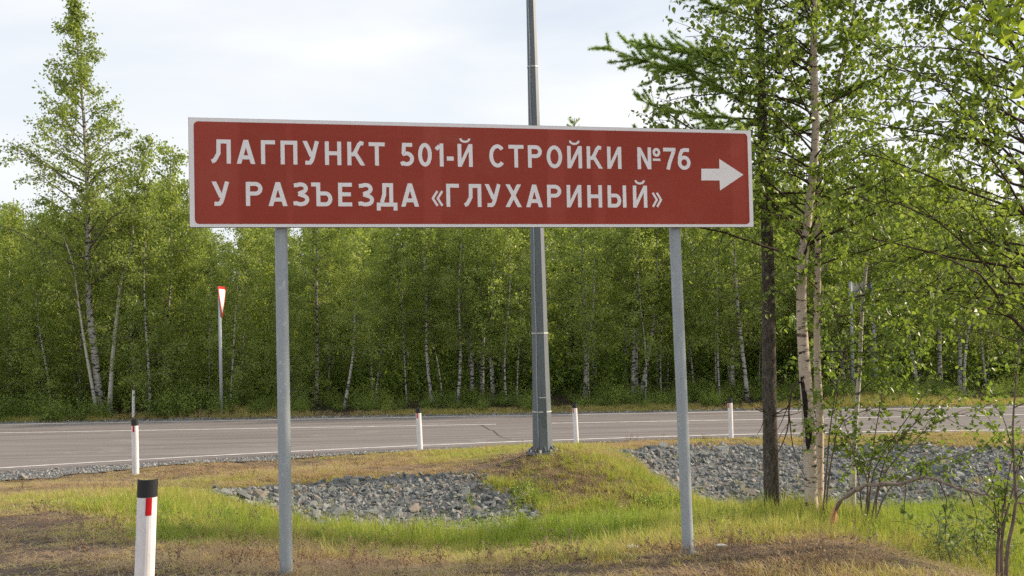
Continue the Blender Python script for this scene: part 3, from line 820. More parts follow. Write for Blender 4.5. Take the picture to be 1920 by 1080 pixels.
def put_row(row, base_l, base_r, top_l, top_r):
    v0 = (on_sign(*base_l)[1] + on_sign(*base_r)[1]) / 2
    v1 = (on_sign(*top_l)[1] + on_sign(*top_r)[1]) / 2
    h = v1 - v0; t = 0.168 * h
    for ch, pa, pz in row:
        ym = base_l[1] + (base_r[1] - base_l[1]) * ((pa + pz) / 2 - base_l[0]) / (base_r[0] - base_l[0]) - 22
        ua, uz = on_sign(pa, ym)[0], on_sign(pz, ym)[0]
        mb = MB()
        for k, grp in enumerate(glyph(ch, uz - ua, h, t)):
            for q in grp:
                mb.add([S(ua + x, v0 + y, 0.0016 + 0.00012 * k) for x, y in q], [(0, 1, 2, 3)])
        mb.build('letter', 'sign_white', panel)
put_row(ROW1, (413, 308.2), (1151, 315.2), (413, 262.1), (1151, 274.6))
put_row(ROW2, (412, 386.6), (1076, 388.2), (412, 341.4), (1076, 346.0))
A_ = [on_sign(Z4(x), 200 + y / 3.3684) for x, y in [(1532, 392), (1532, 466), (1647, 466), (1650, 530), (1798, 430), (1645, 330), (1646, 392)]]
mb = MB(); mb.add([S(u, v, 0.0016) for u, v in A_], [tuple(range(7))]); mb.build('arrow', 'sign_white', panel)
for pxt, pxb, pyb, d_ in ((527.5, 537, 1084, 6.46), (1270, 1289, 1036, 7.09)):
    tb = at(pxb, pyb, d_); u_ = float(np.dot(tb - So, e))
    base = S(u_, 0, -0.033 - 0.0385); zb = h1(base[0], base[1])
    tp = S(on_sign(pxt, 426)[0], 0, -0.033 - 0.0385)
    mb = MB()
    n = 10
    pts = [np.array([base[0] + (tp[0] - base[0]) * k / n, base[1] + (tp[1] - base[1]) * k / n, zb - 0.2 + (z0 + SH - 0.06 - zb + 0.2) * k / n]) for k in range(n + 1)]
    mb.tube(pts, 0.0385, 20)
    post = mb.build('post', 'galv', sign)
    for v in (0.14, SH - 0.14):
        mb = MB()
        c_ = np.array([tp[0], tp[1], z0 + v])
        mb.tube([c_ - [0, 0, 0.02], c_ + [0, 0, 0.02]], 0.041, 16)
        mb.build('clamp', 'pole_light', post)

# ------------------------------------------------------------------ lamp pole
base = G(1018, 851)
top_x = at(996, 0, 14.0)
pz = h1(base[0], base[1])
pole = thing('lamp_pole', (base[0], base[1], pz), 'tall grey faceted steel lamp pole on a bolted base plate', 'lamp pole')
def pr(z):   # half width over height
    return np.interp(z, [0, 1.0, 2.0, 5.8, 9.0], [0.128, 0.108, 0.096, 0.060, 0.045])
lean = (top_x[0] - base[0]) / (top_x[2] - pz) * 1.0
def pc(z):
    return np.array([base[0] + lean * z, base[1], pz + z])
mb = MB()
zs = [0.03, 0.5, 1.0, 1.6, 2.5, 4.0, 5.8, 7.5, 9.0]
mb.tube([pc(z) for z in zs], [pr(z) / math.cos(math.pi / 8) for z in zs], 8, smooth=False, phase=math.pi / 8 + 0.10)
shaft = mb.build('shaft', 'pole', pole)
mb = MB()
mb.tube([pc(0.0), pc(0.028)], 0.225, 28, smooth=False)
plate_o = mb.build('base_plate', 'pole', pole)
for k in range(8):
    a = k * math.pi / 4 + 0.2
    d = np.array([math.cos(a), math.sin(a), 0]); s_ = np.array([-d[1], d[0], 0]) * 0.006
    r0, r1 = 0.112, 0.19
    P = [pc(0.028) + d * r0, pc(0.028) + d * r1, pc(0.05) + d * r1, pc(0.13) + d * (r0 - 0.004)]
    mb = MB(); mb.add([p - s_ for p in P] + [p + s_ for p in P], [(3, 2, 1, 0), (4, 5, 6, 7), (0, 1, 5, 4), (1, 2, 6, 5), (2, 3, 7, 6), (3, 0, 4, 7)])
    mb.build('gusset', 'pole', plate_o)
    a += math.pi / 8; d = np.array([math.cos(a), math.sin(a), 0])
    mb = MB(); mb.tube([pc(0.028) + d * 0.185, pc(0.062) + d * 0.185], 0.017, 6, smooth=False); mb.build('bolt', 'pole_light', plate_o)
for py in (120, 625, 772):
    z = at(1000, py, 14.0)[2] - pz
    mb = MB(); mb.tube([pc(z - 0.008), pc(z + 0.008)], [(pr(z) + 0.006) / math.cos(math.pi / 8)] * 2, 8, smooth=False, phase=math.pi / 8 + 0.10); mb.build('strap', 'pole_light', shaft)
mb = MB(); mb.box(pc(0.55) + np.array([0.012, -(pr(0.55) + 0.001), 0]), (0.088, 0.008, 0.40)); hatch = mb.build('hatch', 'hatch', shaft)
mb = MB(); mb.box(pc(0.74) + np.array([0.012, -(pr(0.74) + 0.003), 0]), (0.094, 0.012, 0.014)); mb.build('hatch_rim', 'pole_light', hatch)
mb = MB()
zz_ = np.linspace(0.06, 8.5, 40)
mb.tube([pc(z) + np.array([-0.41 * pr(z) - 0.012 + 0.004 * math.sin(z * 5), -pr(z) - 0.006, 0]) for z in zz_], 0.006, 5); mb.build('cable', 'galv', shaft)
mb = MB()   # bracket arm and lamp head, above the picture
arm = [pc(8.9), pc(9.2) + np.array([-0.1, 0.1, 0]), pc(9.4) + np.array([-0.5, 0.5, 0]), pc(9.48) + np.array([-1.0, 1.0, 0])]
mb.tube(arm, 0.028, 8); arm_o = mb.build('bracket_arm', 'pole', pole)
mb = MB(); mb.tube([arm[-1], arm[-1] + np.array([-0.15, 0.15, 0.01]), arm[-1] + np.array([-0.42, 0.42, 0.03])], [0.05, 0.10, 0.06], 10); mb.build('lamp_head', 'pole_light', arm_o)

# ------------------------------------------------------------------ road marker posts
def marker(px, pyb, d, height, width, tilt, label, refl=(83, 112)):
    p = at(px, pyb, d)
    zb = h1(p[0], p[1])
    root = thing('marker_post', (p[0], p[1], zb), label, 'marker post', 'white road marker posts')
    p = np.array([p[0], p[1], zb])
    up = unit(np.array([tilt, 0, 1.0]))
    hw = width / 2
    def prof(s):   # half-pipe open at the back, wall 5 mm
        out = []
        n = 12
        for k in range(n + 1):
            a = math.pi * k / n
            out.append((-hw * math.cos(a) * s, -hw * 0.85 * math.sin(a) * s))
        inn = [(x * (1 - 0.006 / hw), y * (1 - 0.006 / hw)) for x, y in out][::-1]
        return out + inn
    def seg(z0_, z1_, s, mat, par):
        pr_ = prof(s); n = len(pr_)
        mb = MB()
        V = [p + up * z0_ + np.array([x, y, 0]) for x, y in pr_] + [p + up * z1_ + np.array([x, y, 0]) for x, y in pr_]
        Fq = [(i, (i + 1) % n, n + (i + 1) % n, n + i) for i in range(n)]
        m_ = n // 2
        for q in range(m_ - 1):   # end rims
            Fq.append((q + 1, q, n - 1 - q, n - 2 - q)); Fq.append((n + q, n + q + 1, n + n - 2 - q, n + n - 1 - q))
        mb.add(V, Fq); return mb.build('x', mat, par)
    capz = height * 0.885
    o = seg(-0.1, capz, 1.0, 'post_white', root); o.name = 'body'
    c_ = seg(capz, height, 1.03, 'post_black', root); c_.name = 'cap'
    mb = MB()
    a0, a1 = math.radians(refl[0]), math.radians(refl[1])
    rr = hw * 1.012
    V = []
    for z in (capz - 0.001, capz - height * 0.115):
        for k in range(5):
            a = a0 + (a1 - a0) * k / 4
            V.append(p + up * z + np.array([-rr * math.cos(a), -rr * 0.85 * math.sin(a) - 0.001, 0]))
    mb.add(V, [(k, k + 1, k + 6, k + 5) for k in range(4)])
    r_ = mb.build('reflector', 'reflector', root); return root
marker(267.5, 1208, 4.95, 0.715, 0.092, 0.047, 'nearest white marker post with black cap and red reflector, cut by the picture edge', (98, 134))
marker(254.5, 886, 15.4, 0.795, 0.100, -0.008, 'white marker post with black cap by the gravel, behind the nearest one', (68, 100))
marker(788, 846, 18.25, 0.745, 0.094, -0.030, 'white marker post with black cap between left sign post and lamp pole', (45, 80))
marker(1081, 832, 18.75, 0.735, 0.088, -0.030, 'white marker post just right of the lamp pole base', (30, 62))
marker(1371, 823.5, 19.0, 0.745, 0.084, -0.004, 'white marker post between the right sign post and the dark trunk', (30, 62))
# slim white stake across the road
p = at(250, 787, 25.9); zb = h1(p[0], p[1])
stake = thing('stake', (p[0], p[1], zb), 'slim white painted stake with bare wooden tip across the road', 'stake')
p[2] = zb
mb = MB(); mb.tube([p - [0, 0, 0.1], p + [0.012, 0, 0.66]], [0.036, 0.032], 6, smooth=False); mb.build('shaft', 'stake_white', stake)
mb = MB(); mb.tube([p + [0.012, 0, 0.66], p + [0.02, 0, 0.80], p + [0.03, 0, 0.95]], [0.018, 0.016, 0.006], 6); mb.build('tip', 'stake_wood', stake)

# ------------------------------------------------------------------ give-way sign, nearly edge-on
b0 = at(415.5, 783, 25.8); b0[2] = h1(b0[0], b0[1])
gw = thing('give_way_sign', b0, 'red and white triangular give way sign seen almost edge-on across the road', 'road sign')
ztop = at(415, 537, 25.8)[2]; zbot = at(418, 599, 25.8)[2]
mb = MB(); mb.tube([b0 - [0, 0, 0.2], [b0[0] - 0.01, b0[1], ztop - 0.08]], 0.040, 14); mb.build('post', 'galv_light', gw)
yaw = math.radians(92)
gn = np.array([math.sin(yaw), -math.cos(yaw), 0]); gu = np.array([math.cos(yaw), math.sin(yaw), 0])
gc = np.array([b0[0], b0[1], 0]) + gn * 0.05
def tri(s, w, back=None):
    """inverted triangle with rounded corners, scale s"""
    hh = (ztop - zbot); side = hh * 2 / math.sqrt(3) * 1.0
    zc = ztop - hh / 3
    P = []
    rad = 0.05 * s
    for a in (150, 30, -90):
        R_ = side / math.sqrt(3) * s - rad * 2
        cx_, cz_ = R_ * math.cos(math.radians(a)), R_ * math.sin(math.radians(a))
        rng_ = range(a - 60, a + 61, 20)
        P.append([(cx_ + rad * math.cos(math.radians(q)), cz_ + rad * math.sin(math.radians(q))) for q in rng_])
    poly = [q for pp in (P[1], P[0], P[2]) for q in pp]
    return [gc + gu * x + np.array([0, 0, zc + z_]) + gn * w for x, z_ in poly]
def tplate(s, w0, w1, nm, mat):
    A0, A1 = tri(s, w0), tri(s, w1); n = len(A0)
    mb = MB(); mb.add(A0 + A1, [tuple(range(n))[::-1], tuple(range(n, 2 * n))] + [(i, (i + 1) % n, n + (i + 1) % n, n + i) for i in range(n)])
    return mb.build(nm, mat, gw)
tplate(1.0, -0.012, 0.0, 'plate', 'sign_back')
tplate(0.985, 0.001, 0.003, 'red_border', 'sign_red_bright')
tplate(0.76, 0.004, 0.006, 'white_field', 'sign_white')

# ------------------------------------------------------------------ grey board seen from behind, beyond the birches
bl, br = at(1601, 752, 26.6), at(1642, 751, 27.2)
board = thing('sign_board', (bl[0], bl[1], h1(bl[0], bl[1])), 'grey back of a board on two posts across the road, half hidden by birch leaves', 'road sign')
for q in (bl, br):
    zq = h1(q[0], q[1]); zt = at(1600, 528, 26.8)[2]
    mb = MB(); mb.tube([np.array([q[0], q[1], zq - 0.2]), np.array([q[0], q[1], zt])], 0.045, 10); mb.build('post', 'galv_light', board)
mb = MB()
za, zt = at(1600, 566, 26.8)[2], at(1600, 530, 26.8)[2]
ev = unit((br - bl) * [1, 1, 0]); mid = (bl + br) / 2
mb.box([mid[0], mid[1] + 0.07, (za + zt) / 2], (0.95, 0.03, zt - za), np.stack([ev, np.array([-ev[1], ev[0], 0]), [0, 0, 1]], 1)); mb.build('board', 'pole', board)

# ------------------------------------------------------------------ loose pale stones in the grass
for px, py, d_, s, lab in [(1187, 1032, None, 0.055, 'rounded pale stone lying in the grass left of the right sign post'),
                           (1303, 1037, None, 0.035, 'flat pale stone at the foot of the right sign post'),
                           (1352, 1030, None, 0.05, 'flat whitish stone right of the right sign post'),
                           (43, 899, None, 0.11, 'single grey boulder at the edge of the gravel on the left'),
                           (1253, 971, None, 0.11, 'grey stone at the end of the low gravel strip in the green grass')]:
    g = G(px, py); V, Fa = rock_mesh(int(px), 14)
    mb = MB(); mb.add(V * np.array([s, s, s * (0.5 if 'flat' in lab else 0.9)]) + np.array([g[0], g[1], h1(g[0], g[1]) + s * 0.3]), Fa)
    o = mb.build('stone', 'stone' if 'grey' in lab else 'stone_pale'); tag(o, lab, 'stone')
#@@PART3

# ------------------------------------------------------------------ trees
def leaves(mb, pos, out, size, r, near=False, droop=0.5):
    """leaf-sized faces at pos; out = rough growing direction"""
    n = len(pos)
    if n == 0: return
    d = unit(out + r.normal(size=(n, 3)) * 0.75 + np.array([0, 0, -droop]))
    nr = unit(np.cross(d, r.normal(size=(n, 3))))
    up = np.array([0, 0, 0.35]); nr = unit(nr * np.sign(nr[:, 2:3] + 1e-6) + up)
    bq = unit(np.cross(nr, d))
    s = (size * r.uniform(0.62, 1.2, n))[:, None]
    tint = np.clip(r.normal(0.5, 0.26, n), 0, 1)
    if near:
        K = [(0, 0, 0), (0.22, 0.33, 0.07), (0.55, 0.30, 0.06), (1.0, 0, -0.05), (0.55, -0.30, 0.06), (0.22, -0.33, 0.07)]
        V = np.stack([pos + s * (a * d + c_ * bq + e_ * nr) for a, c_, e_ in K], 1).reshape(-1, 3)
        i = np.arange(n)[:, None] * 6
        Fq = np.concatenate([i + np.array([0, 1, 2, 3]), i + np.array([0, 3, 4, 5])], 0)
        mb.arrays(V, Fq, np.repeat(tint, 6))
    else:
        K = [(0, 0, 0), (0.42, 0.38, 0.08), (1.0, 0, -0.04), (0.42, -0.38, 0.08)]
        V = np.stack([pos + s * (a * d + c_ * bq + e_ * nr) for a, c_, e_ in K], 1).reshape(-1, 3)
        i = np.arange(n)[:, None] * 4
        Fq = np.concatenate([i + np.array([0, 1, 2]), i + np.array([0, 2, 3])], 0)
        mb.arrays(V, Fq, np.repeat(tint, 4))

def curve(p, d, length, n, r, wob, bend):
    """a wandering twig: start p, direction d, bend = vector added along the way"""
    pts = [np.array(p, float)]; d = unit(np.array(d, float)); st = length / (n - 1)
    for k in range(n - 1):
        d = unit(d + r.normal(size=3) * wob + bend * (k + 1) / (n - 1))
        pts.append(pts[-1] + d * st)
    return np.array(pts)

def resample(P, n):
    P = np.asarray(P, float)
    s = np.concatenate([[0], np.cumsum(np.linalg.norm(np.diff(P, axis=0), axis=1))])
    # Catmull-like smoothing by cubic interpolation of the measured points
    t = np.linspace(0, s[-1], n)
    if len(P) < 4:
        return np.stack([np.interp(t, s, P[:, k]) for k in range(3)], -1)
    m = np.gradient(P, s, axis=0)
    i = np.clip(np.searchsorted(s, t) - 1, 0, len(P) - 2)
    hgt_ = (s[i + 1] - s[i])[:, None]; u = ((t - s[i]) / (s[i + 1] - s[i]))[:, None]
    return (2 * u ** 3 - 3 * u ** 2 + 1) * P[i] + (u ** 3 - 2 * u ** 2 + u) * hgt_ * m[i] + (-2 * u ** 3 + 3 * u ** 2) * P[i + 1] + (u ** 3 - u ** 2) * hgt_ * m[i + 1]

def birch(trunk, r0, r1, seed, nb, t0, t1, blen, leaf, per_twig, twigs=6, near=False, sides=8, elev=(25, 60), droop=0.22, az=None, lower_thin=1.0, spread=None):
    """trunk, branches, leaves as three meshes-in-making, in the coordinates of the trunk points"""
    r = np.random.default_rng(seed)
    T = np.asarray(trunk, float); n = len(T)
    tb, bb, lb = MB(), MB(), MB()
    rad = r0 + (r1 - r0) * np.linspace(0, 1, n) ** 0.9
    rad = rad * (1 + 0.05 * r.normal(size=n)); rad[0] *= 1.25
    tb.tube(T, rad, sides)
    lmax = max(blen(q_) for q_ in np.linspace(0, 1, 12))
    for k in range(nb):
        t = t0 + (t1 - t0) * (k + r.uniform(0, 1)) / nb
        i = min(n - 2, int(t * (n - 1))); f = t * (n - 1) - i
        p = T[i] * (1 - f) + T[i + 1] * f
        a = (k * 2.4 + r.normal() * 0.5) if az is None else az(t, r)
        el = math.radians(r.uniform(*elev)) + 0.25 * t * t
        q = (t - t0) / (t1 - t0)
        ln = blen(q) * r.uniform(0.5, 1.2)
        d = np.array([math.cos(a) * math.cos(el), math.sin(a) * math.cos(el), math.sin(el)])
        C = curve(p, d, ln, 7, r, 0.10, np.array([0, 0, -droop]))
        br = max(0.0035, (0.30 if near else 0.42) * np.interp(t, [0, 1], [r0, r1]) * min(1, ln / 1.2))
        bb.tube(C, np.linspace(br, br * 0.25, 7), 5 if near else 4, cap=False)
        for w in range(twigs):
            tt = r.uniform(0.18, 1.0); j = min(5, int(tt * 6)); g = tt * 6 - j
            pp = C[j] * (1 - g) + C[j + 1] * g
            dd = unit(unit(C[j + 1] - C[j]) + r.normal(size=3) * 0.75 + np.array([0, 0, -0.05]))
            tl = ln * r.uniform(0.22, 0.5) * (1.15 - 0.5 * tt) + 0.08
            Tw = curve(pp, dd, tl, 5, r, 0.16, np.array([0, 0, -droop * 1.4]))
            bb.tube(Tw, np.linspace(br * 0.36, br * 0.14, 5), 3, cap=False)
            m_ = r.poisson(per_twig * min(1.0, 0.25 + 0.75 * ln / lmax))
            if m_ > 0:
                u = r.uniform(0.1, 1.02, m_) * 4; jj = np.minimum(3, u.astype(int)); g = (u - jj)[:, None]
                pos = Tw[jj] * (1 - g) + Tw[np.minimum(jj + 1, 4)] * g
                pos = pos + r.normal(size=(m_, 3)) * (0.35 * leaf + (0.045 if not near else 0.004))
                leaves(lb, pos, Tw[jj + 1] - Tw[jj], leaf, r, near)
        m_ = r.poisson(per_twig * 1.2)   # along the branch itself
        u = r.uniform(0.3, 1.0, m_) * 6; jj = np.minimum(5, u.astype(int)); g = (u - jj)[:, None]
        if m_:
            leaves(lb, C[jj] * (1 - g) + C[jj + 1] * g + r.normal(size=(m_, 3)) * leaf * 0.6, C[jj + 1] - C[jj], leaf, r, near)
    # the leading shoot
    m_ = int(per_twig * 3)
    u = r.uniform(0.86, 1.0, m_) * (n - 1); jj = np.minimum(n - 2, u.astype(int)); g = (u - jj)[:, None]
    leaves(lb, T[jj] * (1 - g) + T[jj + 1] * g + r.normal(size=(m_, 3)) * leaf, T[jj + 1] - T[jj], leaf, r, near)
    return tb, bb, lb

def wander(h, r, amp, n=12, lean=(0, 0)):
    z = np.linspace(0, 1, n)
    ph = r.uniform(0, 6.28, 4)
    x = amp * (np.sin(z * 3.2 + ph[0]) - math.sin(ph[0])) + amp * 0.4 * (np.sin(z * 8 + ph[1]) - math.sin(ph[1])) + lean[0] * z * h
    y = amp * (np.sin(z * 3.0 + ph[2]) - math.sin(ph[2])) + lean[1] * z * h
    return np.stack([x, y, z * h], -1)

# kinds of wood birch: mesh data shared between copies
def far_kind(seed, h, r0, t0, nb, width, per_twig, leaf, tw=6, amp=0.10, bark='birch_far', shape=None):
    r = np.random.default_rng(seed)
    T = wander(h, r, amp)
    shape = shape or (lambda q: width * (0.55 + 0.75 * math.sin(min(1, q * 1.25 + 0.12) * math.pi * 0.82)) * (1.06 - 0.72 * q))
    tb, bb, lb = birch(T, r0, 0.008, seed, nb, t0, 0.985, shape, leaf, per_twig, tw, sides=7, elev=(8, 42), droop=0.10)
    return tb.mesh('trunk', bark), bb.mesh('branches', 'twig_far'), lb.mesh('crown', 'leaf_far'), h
KB = [far_kind(20 + k, 6.2, 0.038, 0.05, 62, 1.05, 20, 0.074, 7) for k in range(5)]               # leafy to the ground
KH = [far_kind(40 + k, 6.6, 0.066, 0.30, 50, 1.15, 20, 0.074, 7, amp=0.13) for k in range(5)]      # bare lower trunk
KT = [far_kind(60 + k, 6.4, 0.026, 0.20, 46, 0.95, 18, 0.072, 7, amp=0.16) for k in range(3)]      # thin poles
KALL = {'B': KB, 'H': KH, 'T': KT}
def place_tree(kind, x, y, h, rz, label, group, tilt=(0, 0), wide=1.0):
    tm, bm_, lm, h0 = kind
    root = bpy.data.objects.new('birch_tree', None); COL.objects.link(root)
    root.location = (x, y, h1(x, y) - 0.03)
    root.rotation_euler = (tilt[0], tilt[1], rz)
    s = h / h0
    root.scale = (s * wide, s * wide, s)
    for nm, m_ in (('trunk', tm), ('branches', bm_), ('crown', lm)):
        o = bpy.data.objects.new(nm, m_); COL.objects.link(o); o.parent = root
    return tag(root, label, 'tree', group)
WG = 'birches of the wood across the road'
def px_of(p):
    d = np.asarray(p) - CAM
    zf = d @ _F
    return CX + (d @ _R) / zf * F_PX, CY - (d @ _U) / zf * F_PX
r = np.random.default_rng(77)
taken = []
def free(x, y, dmin):
    return all((x - a) ** 2 + (y - c_) ** 2 > dmin * dmin for a, c_ in taken)
# trunks that can be told apart in the photograph: (px, depth, height, kind, tilt about y, label)
for px, d, h, kd, ty, lab in [
    (22, 29.0, 5.6, 'B', 0.0, 'bushy young birch at the far left edge of the wood'),
    (75, 28.0, 5.3, 'B', 0.02, 'leafy young birch left of the tallest birch'),
    (305, 28.2, 6.9, 'B', 0.02, 'pointed birch standing right of the tallest birch'),
    (345, 29.2, 6.2, 'B', 0.01, 'birch beside the left edge of the direction sign'),
    (455, 28.5, 5.9, 'B', 0.0, 'leafy birch just right of the give way sign'),
    (592, 28.4, 6.2, 'H', 0.0, 'thin birch right of the left sign post'),
    (700, 28.8, 6.2, 'T', -0.05, 'slightly bent birch halfway between left sign post and marker post'),
    (764, 27.6, 6.1, 'T', -0.03, 'slender white birch pole left of the middle marker post'),
    (885, 28.0, 6.3, 'H', -0.05, 'stout spotted birch left of the lamp pole, first of a clump'),
    (905, 28.6, 6.3, 'H', 0.03, 'stout spotted birch left of the lamp pole, second of a clump'),
    (925, 28.2, 6.2, 'H', 0.02, 'stout spotted birch nearest the lamp pole on its left'),
    (830, 28.4, 6.0, 'T', 0.10, 'birch trunk leaning right behind the middle marker post'),
    (1098, 28.3, 6.2, 'H', -0.05, 'pale birch right of the lamp pole behind the fourth marker post'),
    (1188, 27.8, 6.4, 'H', -0.07, 'leftmost trunk of the white birch clump left of the right sign post'),
    (1194, 28.2, 6.4, 'H', 0.0, 'middle trunk of the white birch clump left of the right sign post'),
    (1203, 27.9, 6.3, 'H', 0.08, 'rightmost trunk of the white birch clump left of the right sign post'),
    (1240, 28.3, 6.2, 'T', 0.05, 'thin leaning birch just left of the right sign post'),
    (1303, 28.4, 6.2, 'T', 0.0, 'thin white birch just right of the right sign post'),
    (1375, 28.0, 6.5, 'H', -0.03, 'spotted white birch behind the rightmost marker post'),
    (1398, 28.0, 6.5, 'T', 0.0, 'straight white birch left of the dark larch trunk'),
    (1722, 28.6, 6.3, 'H', 0.02, 'pale birch trunk in the wood right of the grey board'),
    (1766, 28.4, 6.4, 'H', 0.0, 'spotted birch trunk in the wood on the far right'),
]:
    p = at(px, 780, d)
    place_tree(KALL[kd][r.integers(len(KALL[kd]))], p[0], p[1], h * r.uniform(0.97, 1.03), r.uniform(0, 6.28), lab, WG, (0, ty))
    taken.append((p[0], p[1]))
def top_limit(px):
    """how high the wood may reach in the picture: y of the tree tops"""
    return np.interp(px, [-300, 0, 90, 250, 330, 380, 410, 450, 1000, 1400, 1560, 1740, 1920, 2300], [330, 385, 400, 330, 340, 395, 445, 400, 345, 340, 330, 318, 330, 330])
cnt = 0
for tries in range(6000):
    if cnt >= 118: break
    d = 26.3 + 10.0 * r.uniform() ** 1.25
    px = r.uniform(-170, 2080)
    p = at(px, 770, d)
    if p[1] < fy(p[0]) + (1.5 if px < 480 else 2.0) or not free(p[0], p[1], 0.62): continue
    left = px < 480 + r.normal() * 60
    kd = 'B' if left or (d > 30 and r.random() < 0.35) else ('H' if r.random() < 0.6 else 'T')
    ytop = top_limit(px) - 12 + abs(r.normal()) * 60
    h = max(4.2, at(px, ytop, d)[2])
    taken.append((p[0], p[1])); cnt += 1
    marks = [(95, 'left of the tallest birch'), (260, 'right behind the tallest birch'), (410, 'between the tallest birch and the give way sign'), (525, 'between give way sign and left sign post'),
             (660, 'just right of the left sign post'), (785, 'left of the middle marker post'), (1005, 'between middle marker post and lamp pole'), (1080, 'right beside the lamp pole'),
             (1270, 'between lamp pole and right sign post'), (1440, 'between right sign post and larch trunk'), (1600, 'between larch trunk and grey board'), (1760, 'right of the grey board'), (9999, 'behind the boughs at the right edge')]
    where = [w for lim, w in marks if px < lim][0]
    row = 'front row' if d < 29.6 else 'back row'
    lab = '%s %s birch of the wood %s' % (row, {'B': 'bushy', 'H': 'bare-stemmed', 'T': 'thin'}[kd], where)
    place_tree(KALL[kd][r.integers(len(KALL[kd]))], p[0], p[1], h, r.uniform(0, 6.28), lab, WG + ', ' + row + ' ' + where, (r.normal() * 0.03, r.normal() * 0.04), r.uniform(0.9, 1.15))

# scatter objects (uncountable growth): points carrying ready meshes
def variants(name, meshes):
    c_ = bpy.data.collections.new(name)
    for k, m_ in enumerate(meshes):
        c_.objects.link(bpy.data.objects.new('%s_%02d' % (name, k), m_))
    return c_
def scatter(name, col, P, rot, scl, tint, idx, label):
    me_ = bpy.data.meshes.new(name)
    me_.from_pydata(np.asarray(P).tolist(), [], [])
    n = len(P)
    for nm, ty, val in (('rot', 'FLOAT_VECTOR', rot), ('scl', 'FLOAT_VECTOR', scl)):
        me_.attributes.new(nm, ty, 'POINT').data.foreach_set('vector', np.asarray(val, np.float32).ravel())
    me_.attributes.new('itint', 'FLOAT', 'POINT').data.foreach_set('value', np.asarray(tint, np.float32))
    me_.attributes.new('pick', 'INT', 'POINT').data.foreach_set('value', np.asarray(idx, np.int32))
    o = link(name, me_)
    ng = bpy.data.node_groups.new(name, 'GeometryNodeTree')
    ng.interface.new_socket('Geometry', in_out='INPUT', socket_type='NodeSocketGeometry')
    ng.interface.new_socket('Geometry', in_out='OUTPUT', socket_type='NodeSocketGeometry')
    gi = ng.nodes.new('NodeGroupInput'); go = ng.nodes.new('NodeGroupOutput')
    ci = ng.nodes.new('GeometryNodeCollectionInfo'); ci.inputs['Collection'].default_value = col
    ci.inputs['Separate Children'].default_value = True; ci.inputs['Reset Children'].default_value = True
    ip = ng.nodes.new('GeometryNodeInstanceOnPoints'); ip.inputs['Pick Instance'].default_value = True
    def na(nm, ty):
        x = ng.nodes.new('GeometryNodeInputNamedAttribute'); x.data_type = ty; x.inputs['Name'].default_value = nm
        return x.outputs['Attribute']
    lk = ng.links.new
    lk(gi.outputs[0], ip.inputs['Points']); lk(ci.outputs[0], ip.inputs['Instance'])
    lk(na('pick', 'INT'), ip.inputs['Instance Index'])
    er = ng.nodes.new('FunctionNodeEulerToRotation'); lk(na('rot', 'FLOAT_VECTOR'), er.inputs[0]); lk(er.outputs[0], ip.inputs['Rotation'])
    lk(na('scl', 'FLOAT_VECTOR'), ip.inputs['Scale'])
    lk(ip.outputs[0], go.inputs[0])
    m_ = o.modifiers.new('scatter', 'NODES'); m_.node_group = ng
    return tag(o, label, kind='stuff')

# the depth of the wood: trees that merge into one mass
def joined(kind):
    mb = MB()
    out = bpy.data.meshes.new('wood_tree')
    V, Fc, Tn, mi = [], [], [], []
    off = 0
    for k, m_ in enumerate(kind[:3]):
        n = len(m_.vertices); a = np.empty(n * 3); m_.vertices.foreach_get('co', a); V.append(a.reshape(-1, 3))
        t_ = np.empty(n, np.float32); m_.attributes['tint'].data.foreach_get('value', t_); Tn.append(t_)
        for pl in m_.polygons:
            Fc.append([i + off for i in pl.vertices]); mi.append(k)
        off += n
    out.from_pydata(np.concatenate(V).tolist(), [], Fc)
    out.attributes.new('tint', 'FLOAT', 'POINT').data.foreach_set('value', np.concatenate(Tn))
    for m_ in kind[:3]: out.materials.append(m_.materials[0])
    out.polygons.foreach_set('material_index', mi)
    return out
wc = variants('wood_tree', [joined(KB[0]), joined(KB[1]), joined(KB[2]), joined(KH[1])])
P, S_, pk = [], [], []
for k in range(420):
    d = r.uniform(32.5, 60); px = r.uniform(-500, 2400); p = at(px, 760, d)
    h = max(4.0, at(px, top_limit(px) + abs(r.normal()) * 40, d)[2]) * 0.97
    s = h / 6.4
    P.append((p[0], p[1], 0.0)); S_.append((s, s, s)); pk.append(r.integers(4))
n = len(P)
scatter('deep_wood', wc, P, np.stack([np.zeros(n), np.zeros(n), r.uniform(0, 6.28, n)], -1), S_, r.uniform(0, 1, n), pk, 'depth of the birch wood merging into one green mass')

# undergrowth along the edge of the wood
def bush(seed, h, w, n, leaf, mat):
    r = np.random.default_rng(seed); lb = MB()
    for k in range(n // 12):
        a = r.uniform(0, 6.28); d = np.array([math.cos(a) * 0.6, math.sin(a) * 0.6, 1.0])
        C = curve([r.normal() * w * 0.3, r.normal() * w * 0.3, 0], d, h * r.uniform(0.5, 1.1), 5, r, 0.2, np.array([0, 0, -0.1]))
        lb.tube(C, np.linspace(0.006, 0.002, 5), 3, cap=False, tint=0.0)
        u = r.uniform(0.15, 1, 12) * 4; j = np.minimum(3, u.astype(int)); g = (u - j)[:, None]
        leaves(lb, C[j] * (1 - g) + C[j + 1] * g + r.normal(size=(12, 3)) * leaf * 1.2, C[j + 1] - C[j], leaf, r, False, 0.2)
    return lb.mesh('bush', mat)
bc = variants('bush', [bush(500 + k, 0.9, 0.5, 420, 0.065, 'leaf_inst') for k in range(5)])
P, S_, pk, ti = [], [], [], []
